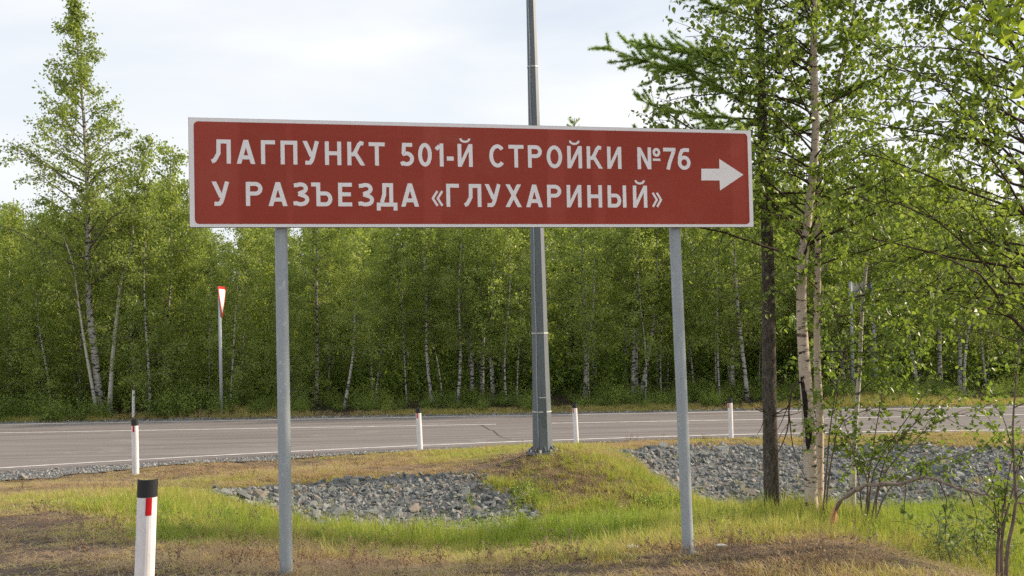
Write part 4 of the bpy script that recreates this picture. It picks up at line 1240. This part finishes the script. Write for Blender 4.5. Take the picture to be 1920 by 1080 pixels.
for k in range(620):
    px = r.uniform(-150, 2060); d = 25.4 + abs(r.normal()) * 1.9
    p = at(px, 780, d)
    if p[1] < fy(p[0]) + (0.85 if px < 380 else 1.25): continue
    if 205 < px < 295 and d < 27.6: continue
    if px > 480 and r.random() < 0.35: continue
    if px < 480 and r.random() < 0.3: continue
    s = r.uniform(0.25, 0.85) * (1 + 0.5 * (d > 27)) if px < 480 else r.uniform(0.2, 0.55) * (1 + 0.5 * (d > 27))
    P.append((p[0], p[1], h1(p[0], p[1]))); S_.append((s, s, s * r.uniform(0.8, 1.2))); pk.append(r.integers(5)); ti.append(r.uniform(0.25, 1.0))
for k in range(420):
    px = r.uniform(-200, 2150); d = r.uniform(29.5, 48)
    p = at(px, 780, d); s = r.uniform(0.9, 2.2)
    P.append((p[0], p[1], h1(p[0], p[1]))); S_.append((s, s, s)); pk.append(r.integers(5)); ti.append(r.uniform(0.0, 0.6))
n = len(P)
scatter('undergrowth', bc, P, np.stack([np.zeros(n), np.zeros(n), r.uniform(0, 6.28, n)], -1), S_, ti, pk, 'low leafy undergrowth along the edge of the wood')

# the tall birches at the left
def px_trunk(pts, d0, d1=None, n=16, zroot=True):
    m_ = len(pts); d1 = d0 if d1 is None else d1
    P = np.array([at(px, py, d0 + (d1 - d0) * k / (m_ - 1)) for k, (px, py) in enumerate(pts)])
    zb = h1(P[0][0], P[0][1])
    P[0][2] = zb - 0.05
    return resample(P, n)
def grow(name, T, label, cat, group, bark, twig, leafm, **kw):
    base = T[0]
    root = thing(name, base, label, cat, group)
    tb, bb, lb = birch(T, **kw)
    t_ = tb.build('trunk', bark, root)
    if bb.n: bb.build('branches', twig, root)
    if lb.n: lb.build('crown', leafm, root)
    return root
def tallshape(w):
    return lambda q: w * (0.75 + 0.5 * math.sin(min(1, q * 1.6 + 0.15) * math.pi * 0.75)) * (1.05 - 0.93 * q ** 1.1)
T = px_trunk([(189, 790), (186, 740), (177, 660), (166, 560), (165, 450), (163, 330), (157, 220), (148, 120), (141, 40), (137, -12)], 27.2)
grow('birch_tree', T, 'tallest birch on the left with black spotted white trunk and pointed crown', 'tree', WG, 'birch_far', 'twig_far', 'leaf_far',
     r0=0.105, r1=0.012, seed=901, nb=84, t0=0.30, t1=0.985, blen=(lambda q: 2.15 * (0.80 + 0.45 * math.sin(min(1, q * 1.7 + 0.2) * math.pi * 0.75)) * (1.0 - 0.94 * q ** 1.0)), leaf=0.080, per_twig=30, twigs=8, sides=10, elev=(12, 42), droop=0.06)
T = px_trunk([(182, 789), (172, 720), (158, 640), (146, 560), (138, 500), (118, 440), (100, 390)], 27.0)
grow('birch_tree', T, 'thin birch trunk leaning left beside the tallest birch', 'tree', WG, 'birch_pale', 'twig_far', 'leaf_far',
     r0=0.048, r1=0.010, seed=902, nb=30, t0=0.45, t1=0.98, blen=lambda q: 1.1 * (1.05 - 0.6 * q), leaf=0.074, per_twig=15, twigs=6, sides=8, elev=(20, 60), droop=0.10)
T = px_trunk([(205, 789), (208, 720), (214, 640), (222, 570), (231, 510), (246, 470), (250, 400), (262, 330), (275, 280), (285, 258)], 27.1)
grow('birch_tree', T, 'clean pale birch trunk bending right beside the tallest birch', 'tree', WG, 'birch_pale', 'twig_far', 'leaf_far',
     r0=0.068, r1=0.010, seed=903, nb=40, t0=0.42, t1=0.98, blen=lambda q: 1.25 * (1.02 - 0.8 * q), leaf=0.074, per_twig=16, twigs=6, sides=8, elev=(25, 60), droop=0.10)

# ------------------------------------------------------------------ larches
def larch(T, r0, r1, seed, branches, needle_len, per_m, ruff=True):
    """branches: list of (t along trunk, azimuth, length, elevation)"""
    r = np.random.default_rng(seed); n = len(T)
    tb, bb, lb = MB(), MB(), MB()
    rad = r0 + (r1 - r0) * np.linspace(0, 1, n)
    tb.tube(T, rad * (1 + 0.05 * r.normal(size=n)), 14)
    NP, ND = [], []
    def needled(C, dens):
        seg = np.linalg.norm(np.diff(C, axis=0), axis=1); m_ = r.poisson(seg.sum() * dens)
        if m_ == 0: return
        u = r.uniform(0.05, 1, m_) * (len(C) - 1); j = np.minimum(len(C) - 2, u.astype(int)); g = (u - j)[:, None]
        NP.append(C[j] * (1 - g) + C[j + 1] * g); ND.append(unit(C[j + 1] - C[j]))
    for t, a, ln, el in branches:
        i = min(n - 2, int(t * (n - 1))); f = t * (n - 1) - i
        p = T[i] * (1 - f) + T[i + 1] * f
        d = np.array([math.cos(a) * math.cos(el), math.sin(a) * math.cos(el), math.sin(el)])
        C = curve(p, d, ln, 9, r, 0.10, np.array([0, 0, 0.035]))
        br = 0.004 + 0.007 * ln
        bb.tube(C, np.linspace(br, 0.003, 9), 5, cap=False)
        needled(C[2:], per_m * 0.7)
        for w in range(int(ln * 26)):
            tt = r.uniform(0.15, 1); j = min(7, int(tt * 8)); pp = C[j] + (C[j + 1] - C[j]) * (tt * 8 - j)
            s = 1 if r.random() < 0.5 else -1
            fw = unit(C[j + 1] - C[j]); side = unit(np.cross(fw, [0, 0, 1.0])) * s
            C2 = curve(pp, fw * 0.8 + side * r.uniform(0.3, 1.0) + np.array([0, 0, r.normal() * 0.45]), ln * r.uniform(0.08, 0.30) * (1.2 - 0.6 * tt), 5, r, 0.10, np.array([0, 0, 0.06]))
            bb.tube(C2, np.linspace(0.004, 0.002, 5), 3, cap=False)
            needled(C2, per_m)
    if NP:
        NPa = np.concatenate(NP); NDa = np.concatenate(ND)
        q = 12
        pos = np.repeat(NPa, q, 0); fw = np.repeat(NDa, q, 0); m_ = len(pos)
        d = unit(r.normal(size=(m_, 3)) + fw * 0.5)
        bq = unit(np.cross(d, r.normal(size=(m_, 3)))) * (needle_len * 0.06)
        ln = (needle_len * r.uniform(0.6, 1.15, m_))[:, None]
        V = np.stack([pos - bq, pos + bq, pos + d * ln], 1).reshape(-1, 3)
        lb.arrays(V, np.arange(m_ * 3).reshape(-1, 3), np.repeat(np.clip(r.normal(0.5, 0.25, m_), 0, 1), 3))
    return tb, bb, lb
r = np.random.default_rng(5)
T = px_trunk([(1448, 965), (1445, 850), (1442, 700), (1441, 560), (1438, 420), (1432, 300), (1428, 180), (1424, 60), (1418, -80), (1412, -260), (1408, -420)], 9.7, n=22)
zt_ = lambda py: float(np.interp(at(1430, py, 9.7)[2], T[:, 2], np.linspace(0, 1, len(T))))
br_ = []
for py, a, ln, el in [(255, 172, 1.35, 6), (190, 180, 1.55, 10), (225, 165, 1.2, 14), (150, 195, 1.25, 22), (120, 170, 1.3, 26), (270, 190, 0.95, 2), (205, 205, 1.2, 12), (90, 178, 1.0, 30),
                      (110, 5, 1.1, 16), (190, -10, 1.0, 10), (60, 20, 1.0, 20), (250, 15, 0.9, 5), (40, 190, 0.9, 25), (10, 175, 0.8, 28), (300, 0, 0.8, 5), (20, -10, 1.0, 20), (230, 100, 1.0, 8), (160, 80, 0.9, 10), (130, -80, 0.7, 12), (250, -70, 0.6, 8), (280, 120, 0.9, 0)]:
    br_.append((zt_(py), math.radians(a), ln * 0.97, math.radians(el * 0.45)))
for k in range(34):
    t = r.uniform(zt_(-10), 0.99); br_.append((t, r.uniform(0, 6.28), 1.25 * (1.05 - t) / (1 - zt_(0)) + 0.15, math.radians(r.uniform(5, 30))))
lr = thing('larch_tree', T[0], 'dark rough-barked larch trunk right of the sign with needle branches above', 'tree')
tb, bb, lb = larch(T, 0.072, 0.02, 31, br_, 0.036, 150)
# dry twigs on the bare trunk
for k in range(22):
    t = r.uniform(0.12, zt_(320)); i = int(t * 21); p = T[i]; a = r.uniform(0, 6.28)
    bb.tube(curve(p, [math.cos(a), math.sin(a), r.normal() * 0.3], r.uniform(0.1, 0.5), 5, r, 0.25, np.array([0, 0, -0.1])), np.linspace(0.006, 0.0018, 5), 4, cap=False)
tb.build('trunk', 'larch_bark', lr); bb.build('branches', 'twig', lr); lb.build('needles', 'needle', lr)
# a far larch whose tip shows above the sign
p = at(1078, 770, 33.0); zb = h1(p[0], p[1]); ztip = at(1078, 218, 33.0)[2]
T = np.stack([np.linspace(p[0] - 0.1, at(1078, 218, 33)[0], 14), np.full(14, p[1]), np.linspace(zb - 0.05, ztip, 14)], -1)
br_ = [(t, r.uniform(0, 6.28), 1.5 * (1.0 - t) + 0.22, math.radians(14 + 22 * t)) for t in np.concatenate([np.linspace(0.3, 0.9, 45), np.linspace(0.9, 0.99, 22)])]
lf = thing('larch_tree', T[0], 'larch deep in the wood whose tip rises above the direction sign', 'tree')
tb, bb, lb = larch(T, 0.08, 0.008, 32, br_, 0.06, 45)
tb.build('trunk', 'larch_bark', lf); bb.build('branches', 'twig', lf); lb.build('needles', 'needle', lf)

# ------------------------------------------------------------------ near birches on the right
NG = 'near birches beside the sign'
T = px_trunk([(1522, 975), (1520, 900), (1515, 780), (1508, 680), (1503, 600), (1504, 500), (1512, 430), (1522, 340), (1530, 225), (1526, 140), (1526, 60), (1530, 0), (1536, -120), (1540, -260), (1545, -380)], 9.2, n=26)
TA = T
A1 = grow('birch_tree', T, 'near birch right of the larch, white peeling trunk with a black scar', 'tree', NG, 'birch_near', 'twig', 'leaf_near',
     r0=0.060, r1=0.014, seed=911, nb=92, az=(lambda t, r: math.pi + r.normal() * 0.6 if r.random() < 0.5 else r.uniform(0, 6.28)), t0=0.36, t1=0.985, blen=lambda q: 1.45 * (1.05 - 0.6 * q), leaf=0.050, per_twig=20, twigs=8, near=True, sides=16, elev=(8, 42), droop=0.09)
T = px_trunk([(1533, 970), (1536, 880), (1537, 780), (1533, 700), (1531, 620), (1534, 520), (1533, 430), (1534, 340), (1552, 240), (1575, 140), (1598, 40), (1615, -60)], 9.45, n=20)
grow('birch_tree', T, 'thinner pinkish birch trunk close behind the scarred near birch', 'tree', NG, 'birch_near', 'twig', 'leaf_near',
     r0=0.042, r1=0.008, seed=912, nb=44, t0=0.30, t1=0.98, blen=lambda q: 1.2 * (1.08 - 0.7 * q), leaf=0.050, per_twig=19, twigs=8, near=True, sides=14, elev=(12, 45), droop=0.10)
T = px_trunk([(1598, 983), (1600, 900), (1603, 800), (1610, 720), (1614, 640), (1618, 560), (1630, 460), (1650, 360), (1665, 280)], 9.8, n=16)
grow('birch_tree', T, 'slim white birch behind the bend of the broken stem', 'tree', NG, 'birch_pale', 'twig', 'leaf_near',
     r0=0.031, r1=0.007, seed=913, nb=36, t0=0.34, t1=0.98, blen=lambda q: 1.0 * (1.05 - 0.6 * q), leaf=0.050, per_twig=18, twigs=7, near=True, sides=12, elev=(10, 45), droop=0.10)
# scar and peeled bark of the first birch
def on_trunk(py, a):
    z = at(1512, py, 9.2)[2]; i = np.interp(z, TA[:, 2], np.arange(len(TA)))
    c_ = np.array([np.interp(i, np.arange(len(TA)), TA[:, k]) for k in range(3)])
    rr = 0.060 + (0.014 - 0.060) * (i / (len(TA) - 1)) ** 0.9
    return c_ + np.array([math.sin(a), -math.cos(a), 0]) * (rr * 1.03 + 0.002)
mb = MB()
V, Fq = [], []
ys = [706, 720, 740, 765, 780, 790, 800, 815, 830, 842]
for k, py in enumerate(ys):
    wv = 0.72 * [0.25, 0.5, 0.62, 0.60, 0.42, 0.18, 0.62, 0.70, 0.55, 0.2][k]; cc = [-0.9, -0.8, -0.62, -0.6, -0.65, -0.7, -0.35, -0.3, -0.45, -0.5][k]
    for q in range(5):
        V.append(on_trunk(py, cc - wv + 2 * wv * q / 4))
for k in range(len(ys) - 1):
    for q in range(4): Fq.append((k * 5 + q, k * 5 + q + 1, k * 5 + q + 6, k * 5 + q + 5))
mb.add(V, Fq); mb.build('bark_scar', 'char', A1)
mb = MB()   # dead side twig with fork at the scar
tw = resample([on_trunk(716, -1.3), at(1489, 722, 9.1), at(1480, 760, 9.1), at(1478, 800, 9.1), at(1468, 830, 9.1), at(1452, 862, 9.1)], 10)
mb.tube(tw, np.linspace(0.011, 0.003, 10), 5)
mb.tube(resample([tw[4], at(1490, 850, 9.05), at(1502, 880, 9.05), at(1510, 895, 9.05)], 7), np.linspace(0.006, 0.002, 7), 4)
mb.tube(resample([tw[3], at(1462, 800, 9.1), at(1448, 815, 9.1)], 5), np.linspace(0.005, 0.002, 5), 4)
mb.build('dead_twig', 'twig', A1)

# birch standing just outside the right edge, its boughs reach into the picture
T = np.array([at(1985, 1075, 7.4), at(1980, 800, 7.4), at(1968, 500, 7.4), at(1955, 200, 7.4), at(1948, 0, 7.4), at(1942, -220, 7.4), at(1940, -420, 7.4)])
T[0][2] = h1(T[0][0], T[0][1]) - 0.05
T = resample(T, 22)
def westward(t, r):
    return math.pi + r.normal() * 0.75 if r.random() < 0.8 else r.uniform(0, 6.28)
grow('birch_tree', T, 'birch at the right edge whose dark boughs fill the upper right corner', 'tree', NG, 'birch_near', 'twig', 'leaf_near',
     r0=0.065, r1=0.014, seed=921, nb=80, t0=0.30, t1=0.97, blen=lambda q: 1.30 * (1.05 - 0.25 * q), leaf=0.049, per_twig=18, twigs=8, near=True, sides=12, elev=(5, 50), droop=0.06, az=westward)
# the nearest birch: only hanging sprays enter the upper right corner; these leaves are large enough to tell apart
T = np.array([[2.95, 4.9, h1(2.95, 4.9) - 0.05], [2.92, 4.9, 1.5], [2.88, 4.88, 2.8], [2.85, 4.9, 4.0], [2.84, 4.9, 5.2]])
T = resample(T, 16)
nbt = thing('birch_tree', T[0], 'nearest birch beyond the right edge with large yellow-green leaves hanging into the top corner', 'tree', NG)
mb = MB(); mb.tube(T, np.linspace(0.055, 0.012, 16), 12); mb.build('trunk', 'birch_near', nbt)
r = np.random.default_rng(88)
bb = MB(); LP, LD = [], []
for px, py, d in [(1880, -30, 4.6), (1905, 10, 4.7), (1860, 20, 4.6), (1930, -10, 4.5), (1895, 60, 4.7), (1915, 90, 4.8), (1850, -40, 4.9), (1935, 110, 4.9)]:
    tip = at(px, py, d); i = int(np.clip(np.interp(tip[2] + 0.15, T[:, 2], np.arange(16)), 0, 14))
    C = resample([T[i], T[i] * 0.5 + tip * 0.5 + [0, 0, 0.12], tip * 0.85 + T[i] * 0.15 + [0, 0, 0.06], tip], 8)
    bb.tube(C, np.linspace(0.009, 0.003, 8), 5, cap=False)
    for w in range(4):
        Tw = curve(C[r.integers(4, 8)], [r.normal() * 0.6 - 0.3, r.normal() * 0.5, -0.5], r.uniform(0.12, 0.28), 5, r, 0.15, np.array([0, 0, -0.3]))
        bb.tube(Tw, np.linspace(0.003, 0.0015, 5), 3, cap=False)
        for q in range(8):
            LP.append(Tw[r.integers(1, 5)] + r.normal(size=3) * 0.02); LD.append(np.array([r.normal(), r.normal(), -0.8 + 0.4 * r.normal()]))
bb.build('branches', 'twig', nbt)
LM = []
for k in range(6):
    mb = MB(); rr = np.random.default_rng(700 + k)
    K = [(0, 0, 0), (0.10, 0.20, 0.03), (0.28, 0.35, 0.06), (0.55, 0.28, 0.05), (0.8, 0.12, 0.0), (1.0, 0, -0.06), (0.8, -0.12, 0.0), (0.55, -0.28, 0.05), (0.28, -0.35, 0.06), (0.10, -0.20, 0.03)]
    mb.add([(a, c_, e_ * rr.uniform(0.6, 1.6)) for a, c_, e_ in K], [(0, 1, 2, 3, 4, 5), (0, 5, 6, 7, 8, 9)], rr.uniform(0.1, 0.95))
    LM.append(mb.mesh('leaf', 'leaf_sun'))
inv = parent_inv(nbt)
for p, d in zip(LP, LD):
    o = bpy.data.objects.new('leaf', LM[r.integers(6)]); COL.objects.link(o)
    o.parent = nbt; o.matrix_parent_inverse = inv
    o.location = Vector(p); o.rotation_mode = 'QUATERNION'
    o.rotation_quaternion = Vector(d).to_track_quat('X', 'Z') @ Quaternion((1, 0, 0), r.normal() * 0.9)
    s = 0.062 * r.uniform(0.7, 1.2); o.scale = (s, s, s)

# ------------------------------------------------------------------ broken stem, saplings and shrubs
r = np.random.default_rng(63)
st_ = [at(px, py, d) for px, py, d in [(1559, 985, 8.3), (1564, 965, 8.3), (1573, 945, 8.25), (1590, 928, 8.2), (1612, 914, 8.15), (1650, 909, 8.05), (1690, 907, 8.0), (1722, 899, 7.9), (1742, 896, 7.85), (1772, 907, 7.8), (1810, 920, 7.7), (1860, 931, 7.6), (1905, 942, 7.5), (1960, 955, 7.45)]]
st_[0][2] = h1(st_[0][0], st_[0][1]) - 0.04
C = resample(st_, 44) + np.concatenate([np.zeros((2, 3)), r.normal(size=(42, 3)) * 0.006])
bs = thing('broken_birch', C[0], 'broken reddish stem bent over in an arch above the grass at right', 'broken tree')
mb = MB(); mb.tube(C, np.interp(np.arange(44), [0, 8, 43], [0.016, 0.017, 0.0065]) * (1 + 0.16 * r.normal(size=44)), 8); mb.build('stem', 'broken_wood', bs)
mb = MB()
for k in range(7):
    a = C[1] + r.normal(size=3) * 0.012; q = C[5] * 0.5 + C[6] * 0.5 + r.normal(size=3) * np.array([0.03, 0.02, 0.03]) + np.array([-0.01, -0.01, 0.035 * r.random()])
    mb.tube(np.array([a, a * 0.45 + q * 0.55 + r.normal(size=3) * 0.012, q]), [0.015, 0.012, 0.002], 4, smooth=False)
o = mb.build('splinters', 'raw_wood', bs); o['kind'] = 'stuff'
bb, lb = MB(), MB()
for i, dx, dz, ln in [(20, 0.05, -0.5, 0.35), (26, 0.3, -0.7, 0.5), (31, 0.3, -0.8, 0.5), (36, 0.1, -0.6, 0.45), (29, -0.2, 0.5, 0.25), (34, 0.3, 0.6, 0.3), (39, -0.2, -0.8, 0.5), (17, 0.3, 0.3, 0.14), (23, 0.1, 0.5, 0.12)]:
    Tw = curve(C[i], [dx, r.normal() * 0.4, dz], ln, 7, r, 0.12, np.array([0.03, 0, -0.08]))
    bb.tube(Tw, np.linspace(0.005, 0.0015, 7), 4, cap=False)
    m_ = 14; j = r.integers(2, 7, m_)
    leaves(lb, Tw[j] + r.normal(size=(m_, 3)) * 0.03, np.tile([0.1, 0, -0.4], (m_, 1)), 0.05, r, True)
bb.build('twigs', 'twig', bs); lb.build('leaves', 'leaf_near', bs)

def shrub(name, stems, label, cat, leafm, leaf, per, rad, twig='twig', bark='stem_brown', group=None, tw=5):
    """stems: list of ([(px,py),...], depth)"""
    base = None
    tb, bb, lb = [], MB(), MB()
    for pts, d in stems:
        P = np.array([at(px, py, d + 0.05 * k) for k, (px, py) in enumerate(pts)])
        P[0][2] = h1(P[0][0], P[0][1]) - 0.04
        C = resample(P, 12)
        if base is None: base = C[0]
        mb = MB(); mb.tube(C, np.linspace(rad, rad * 0.22, 12), 7, cap=False); tb.append(mb)
        for w in range(tw):
            i = r.integers(4, 12); fw = unit(C[i] - C[i - 1])
            Tw = curve(C[i], fw + r.normal(size=3) * 0.7, r.uniform(0.15, 0.42), 5, r, 0.15, np.array([0, 0, -0.15]))
            bb.tube(Tw, np.linspace(rad * 0.3, 0.0014, 5), 4, cap=False)
            m_ = r.poisson(per); j = r.integers(1, 5, m_)
            if m_: leaves(lb, Tw[j] + r.normal(size=(m_, 3)) * 0.03, np.tile(fw, (m_, 1)), leaf, r, True)
        m_ = r.poisson(per); j = r.integers(6, 12, m_)
        if m_: leaves(lb, C[j] + r.normal(size=(m_, 3)) * 0.035, np.tile([0, 0, 0.3], (m_, 1)), leaf, r, True)
    root = thing(name, base, label, cat, group)
    for mb in tb: mb.build('stem', bark, root)
    o = bb.build('twigs', twig, root); o['kind'] = 'stuff'
    o = lb.build('leaves', leafm, root); o['kind'] = 'stuff'
    return root
shrub('birch_shrub', [([(1622, 985), (1628, 900), (1640, 820), (1655, 730), (1662, 640)], 9.0), ([(1630, 985), (1645, 920), (1665, 850), (1720, 790), (1790, 730), (1850, 690)], 9.0),
                      ([(1640, 985), (1652, 900), (1700, 840), (1760, 790), (1830, 770)], 8.9), ([(1626, 985), (1640, 880), (1690, 800), (1740, 730), (1790, 650)], 9.1),
                      ([(1634, 985), (1665, 920), (1740, 870), (1810, 850), (1870, 830)], 8.8), ([(1618, 985), (1610, 900), (1592, 820), (1570, 760)], 9.1), ([(1624, 985), (1625, 900), (1600, 840), (1560, 800), (1530, 790)], 8.9)],
      'many-stemmed birch shrub spreading right behind the broken stem', 'shrub', 'leaf_near', 0.045, 19, 0.008, group=None, tw=11)
shrub('thin_sapling', [([(1540, 970), (1550, 880), (1557, 800), (1575, 700), (1600, 620)], 9.0), ([(1545, 970), (1560, 860), (1580, 790), (1620, 770), (1680, 770)], 9.0)],
      'thin dark sapling at the foot of the near white birches', 'sapling', 'leaf_near', 0.05, 12, 0.009, tw=7)
shrub('brown_sapling', [([(1884, 1085), (1892, 1010), (1904, 960), (1902, 880), (1899, 800), (1905, 720), (1912, 640)], 6.6), ([(1878, 1085), (1880, 1000), (1896, 930), (1918, 860)], 6.7), ([(1870, 1085), (1872, 1010), (1884, 940), (1893, 880)], 6.8)],
      'brown upright sapling at the lower right edge of the picture', 'sapling', 'leaf_near', 0.05, 10, 0.014, tw=8)
shrub('willow_shrub', [([(1770 + 16 * k + 8 * (k % 3), 1090), (1765 + 17 * k, 1050), (1755 + 19 * k, 1005 + 10 * (k % 2))], 7.3 + 0.12 * k) for k in range(8)],
      'low grey-green willow shrub in the lower right corner', 'shrub', 'leaf_grey', 0.034, 15, 0.005, tw=7)

# ------------------------------------------------------------------ grass
def tuft(seed, n, h, spread, lean, width, flat=0.0):
    r = np.random.default_rng(seed); mb = MB()
    a = r.uniform(0, 6.28, n); rad = spread * np.sqrt(r.uniform(0, 1, n))
    base = np.stack([rad * np.cos(a), rad * np.sin(a), np.full(n, -0.01)], -1)
    az = a + r.normal(size=n) * 0.9
    hh = h * r.uniform(0.45, 1.15, n); ln = lean * r.uniform(0.2, 1.4, n)
    dirx = np.stack([np.cos(az), np.sin(az), np.zeros(n)], -1)
    side = np.stack([-np.sin(az), np.cos(az), np.zeros(n)], -1) * (width * r.uniform(0.7, 1.3, n))[:, None] / 2
    rows = []
    for f in (0.0, 0.55, 1.0):
        c_ = base + dirx * (ln * hh * f ** 1.7)[:, None] + np.array([0, 0, 1.0]) * (hh * (f - flat * f * f))[:, None]
        rows.append((c_ - side * (1 - 0.75 * f), c_ + side * (1 - 0.75 * f)))
    V = np.stack([rows[0][0], rows[0][1], rows[1][0], rows[1][1], (rows[2][0] + rows[2][1]) / 2], 1).reshape(-1, 3)
    i = np.arange(n)[:, None] * 5
    tint = np.clip(r.normal(0.5, 0.25, n), 0, 1)
    mb.arrays(V, (i + np.array([0, 1, 3, 2])), np.repeat(tint, 5))
    mb.f += (i + np.array([2, 3, 4])).tolist(); mb.smooth += [False] * n
    return mb.mesh('tuft', 'grass')
gc_ = variants('tuft', [tuft(800 + k, 16, 1.0, 0.06 / 0.16, 0.5, 0.042) for k in range(6)] + [tuft(820 + k, 18, 1.0, 0.07 / 0.10, 1.2, 0.055, 0.35) for k in range(5)])
r = np.random.default_rng(17)
N = 150000
xs = r.uniform(-9.5, 11.5, N); ys = 4.2 + (19.3 - 4.2) * r.uniform(0, 1, N)
cvr = cover(xs, ys)
noise_ = vnoise(xs, ys, 2.2, 21) * 0.6 + vnoise(xs, ys, 6.5, 22) * 0.4
dens = np.clip(cvr[:, 2] + 0.28 * noise_ - 0.05, 0.0, 1.0)
area = (19.3 - 4.2) * 21.0
want = 0.30 + 0.7 * dens ** 1.6
keep = (r.uniform(0, 1, N) < want) & (ys < ny(xs) - 0.34 - shoulder_w(xs) + 0.08 * vnoise(xs, ys, 4, 23))
stray = r.uniform(0, 1, N) < 0.03
keep &= stray | ~inside(ROCK_L, xs + 0.07 * vnoise(xs, ys, 6, 24), ys)
keep &= stray | ~inside(ROCK_R, xs, ys + 0.07 * vnoise(xs, ys, 6, 25))
keep &= np.abs(xs) < 0.56 * ys + 1.3
xs, ys, cvr, noise_ = xs[keep], ys[keep], cvr[keep], noise_[keep]
zs = H(xs, ys); n = len(xs)
dryv = np.clip(cvr[:, 0] + 0.26 * noise_ + 0.10 * vnoise(xs, ys, 14, 29) + r.normal(size=n) * 0.13, 0, 1)
hh = cvr[:, 1] * np.exp(r.normal(size=n) * 0.35) * (1 + 0.5 * noise_)
hh = np.clip(hh, 0.025, 0.30) * (0.45 + 0.55 * sstep(0.05, 0.5, dens[keep]))
is_dry = r.uniform(0, 1, n) < sstep(0.35, 0.75, dryv)
pick = np.where(is_dry, 6 + r.integers(0, 5, n), r.integers(0, 6, n))
wide_ = np.where(is_dry, 0.10, 0.13) * r.uniform(0.75, 1.3, n)
scl = np.stack([wide_, wide_, hh * np.where(is_dry, 0.9, 1.0)], -1)
rot = np.stack([r.normal(size=n) * 0.08, r.normal(size=n) * 0.08, r.uniform(0, 6.28, n)], -1)
scatter('grass', gc_, np.stack([xs, ys, zs], -1), rot, scl, dryv, pick, 'green and dry grass covering the verge and the ditch')
# far verge grass
N = 9000
xs = r.uniform(-17, 17, N); ys = fy(xs) + r.uniform(0.75, 1.6, N)
noise_ = vnoise(xs, ys, 0.9, 31)
keep = (r.uniform(0, 1, N) < 0.55 + 0.45 * noise_)
xs, ys, noise_ = xs[keep], ys[keep], noise_[keep]; n = len(xs)
mnd = np.exp(-(((xs - 8.6) / 1.6) ** 2)) + 0.7 * np.exp(-(((xs + 7.2) / 1.4) ** 2))
hh = (0.085 + 0.13 * mnd) * r.uniform(0.6, 1.5, n)
scatter('grass_far_verge', gc_, np.stack([xs, ys, H(xs, ys)], -1), np.stack([np.zeros(n), np.zeros(n), r.uniform(0, 6.28, n)], -1),
        np.stack([np.full(n, 0.16), np.full(n, 0.16), hh], -1), np.clip(0.56 - 0.12 * noise_ + r.normal(size=n) * 0.1, 0, 1), np.where(r.uniform(0, 1, n) < 0.4, 6 + r.integers(0, 5, n), r.integers(0, 6, n)),
        'yellowish grass along the far edge of the road')
# broad-leaved weeds in the damp part of the ditch
wc_ = variants('weed', [bush(600 + k, 0.14, 0.12, 60, 0.03, 'leaf_inst') for k in range(4)])
P, S_, ti = [], [], []
for px, py, sx, sy, m_ in [(1000, 1000, 220, 14, 130), (1180, 985, 70, 12, 60), (700, 1015, 120, 14, 60), (1240, 950, 40, 14, 40), (1780, 985, 90, 22, 120), (990, 935, 25, 18, 30), (1360, 985, 50, 8, 40), (420, 985, 90, 20, 30)]:
    for k in range(m_):
        g = G(px + r.normal() * sx * 0.6, py + r.normal() * sy * 0.6)
        s = r.uniform(0.45, 1.0); P.append((g[0], g[1], h1(g[0], g[1]))); S_.append((s, s, s)); ti.append(r.uniform(0.4, 1.0))
n = len(P)
scatter('weeds', wc_, P, np.stack([np.zeros(n), np.zeros(n), r.uniform(0, 6.28, n)], -1), S_, ti, r.integers(0, 4, n), 'small broad-leaved weeds among the ditch grass')

# dead stalks of last year's weeds, mostly on the mound and along the verge
def stalk(seed):
    r = np.random.default_rng(seed); mb = MB()
    for k in range(4):
        C = curve([r.normal() * 0.03, r.normal() * 0.03, -0.01], [r.normal() * 0.25, r.normal() * 0.25, 1], r.uniform(0.10, 0.24), 5, r, 0.10, np.array([0, 0, -0.05]))
        mb.tube(C, np.linspace(0.0026, 0.0014, 5), 3, cap=False, tint=1.0)
        m_ = 9; j = r.integers(2, 5, m_)
        leaves(mb, C[j] + r.normal(size=(m_, 3)) * 0.008, np.tile([0, 0, 0.5], (m_, 1)), 0.02, r, False, 0.0)
    return mb.mesh('stalk', 'stalk')
b = NB('stalk')
i_ = b.n('ShaderNodeAttribute', attribute_name='itint', attribute_type='INSTANCER').outputs['Fac']
MAT['stalk'] = b.done(b.mix(i_, (0.20, 0.13, 0.09), (0.40, 0.29, 0.18)), 0.9, spec=0.1)
sc_ = variants('stalk', [stalk(950 + k) for k in range(5)])
P, S_, ti = [], [], []
for px, py, sx, sy, m_ in [(1060, 905, 90, 30, 170), (1000, 870, 70, 12, 60), (640, 875, 120, 10, 120), (400, 895, 120, 10, 90), (150, 920, 120, 12, 80), (120, 1000, 120, 40, 120), (450, 1055, 150, 16, 90), (750, 1060, 200, 14, 130), (1100, 1055, 160, 16, 120), (1400, 1040, 120, 25, 110), (1600, 1060, 100, 15, 70), (430, 985, 130, 25, 60), (900, 1010, 250, 12, 60), (1400, 830, 250, 4, 60)]:
    for k in range(m_ // 4):
        g = G(px + r.normal() * sx * 0.7, py + r.normal() * sy * 0.7)
        if g[1] > ny(g[0]) - 0.6: continue
        s = r.uniform(0.35, 1.0); P.append((g[0], g[1], h1(g[0], g[1]))); S_.append((s, s, s)); ti.append(r.uniform(0, 1))
n = len(P)
scatter('dead_stalks', sc_, P, np.stack([r.normal(size=n) * 0.15, r.normal(size=n) * 0.15, r.uniform(0, 6.28, n)], -1), S_, ti, r.integers(0, 5, n), 'brown dead weed stalks standing among the grass')
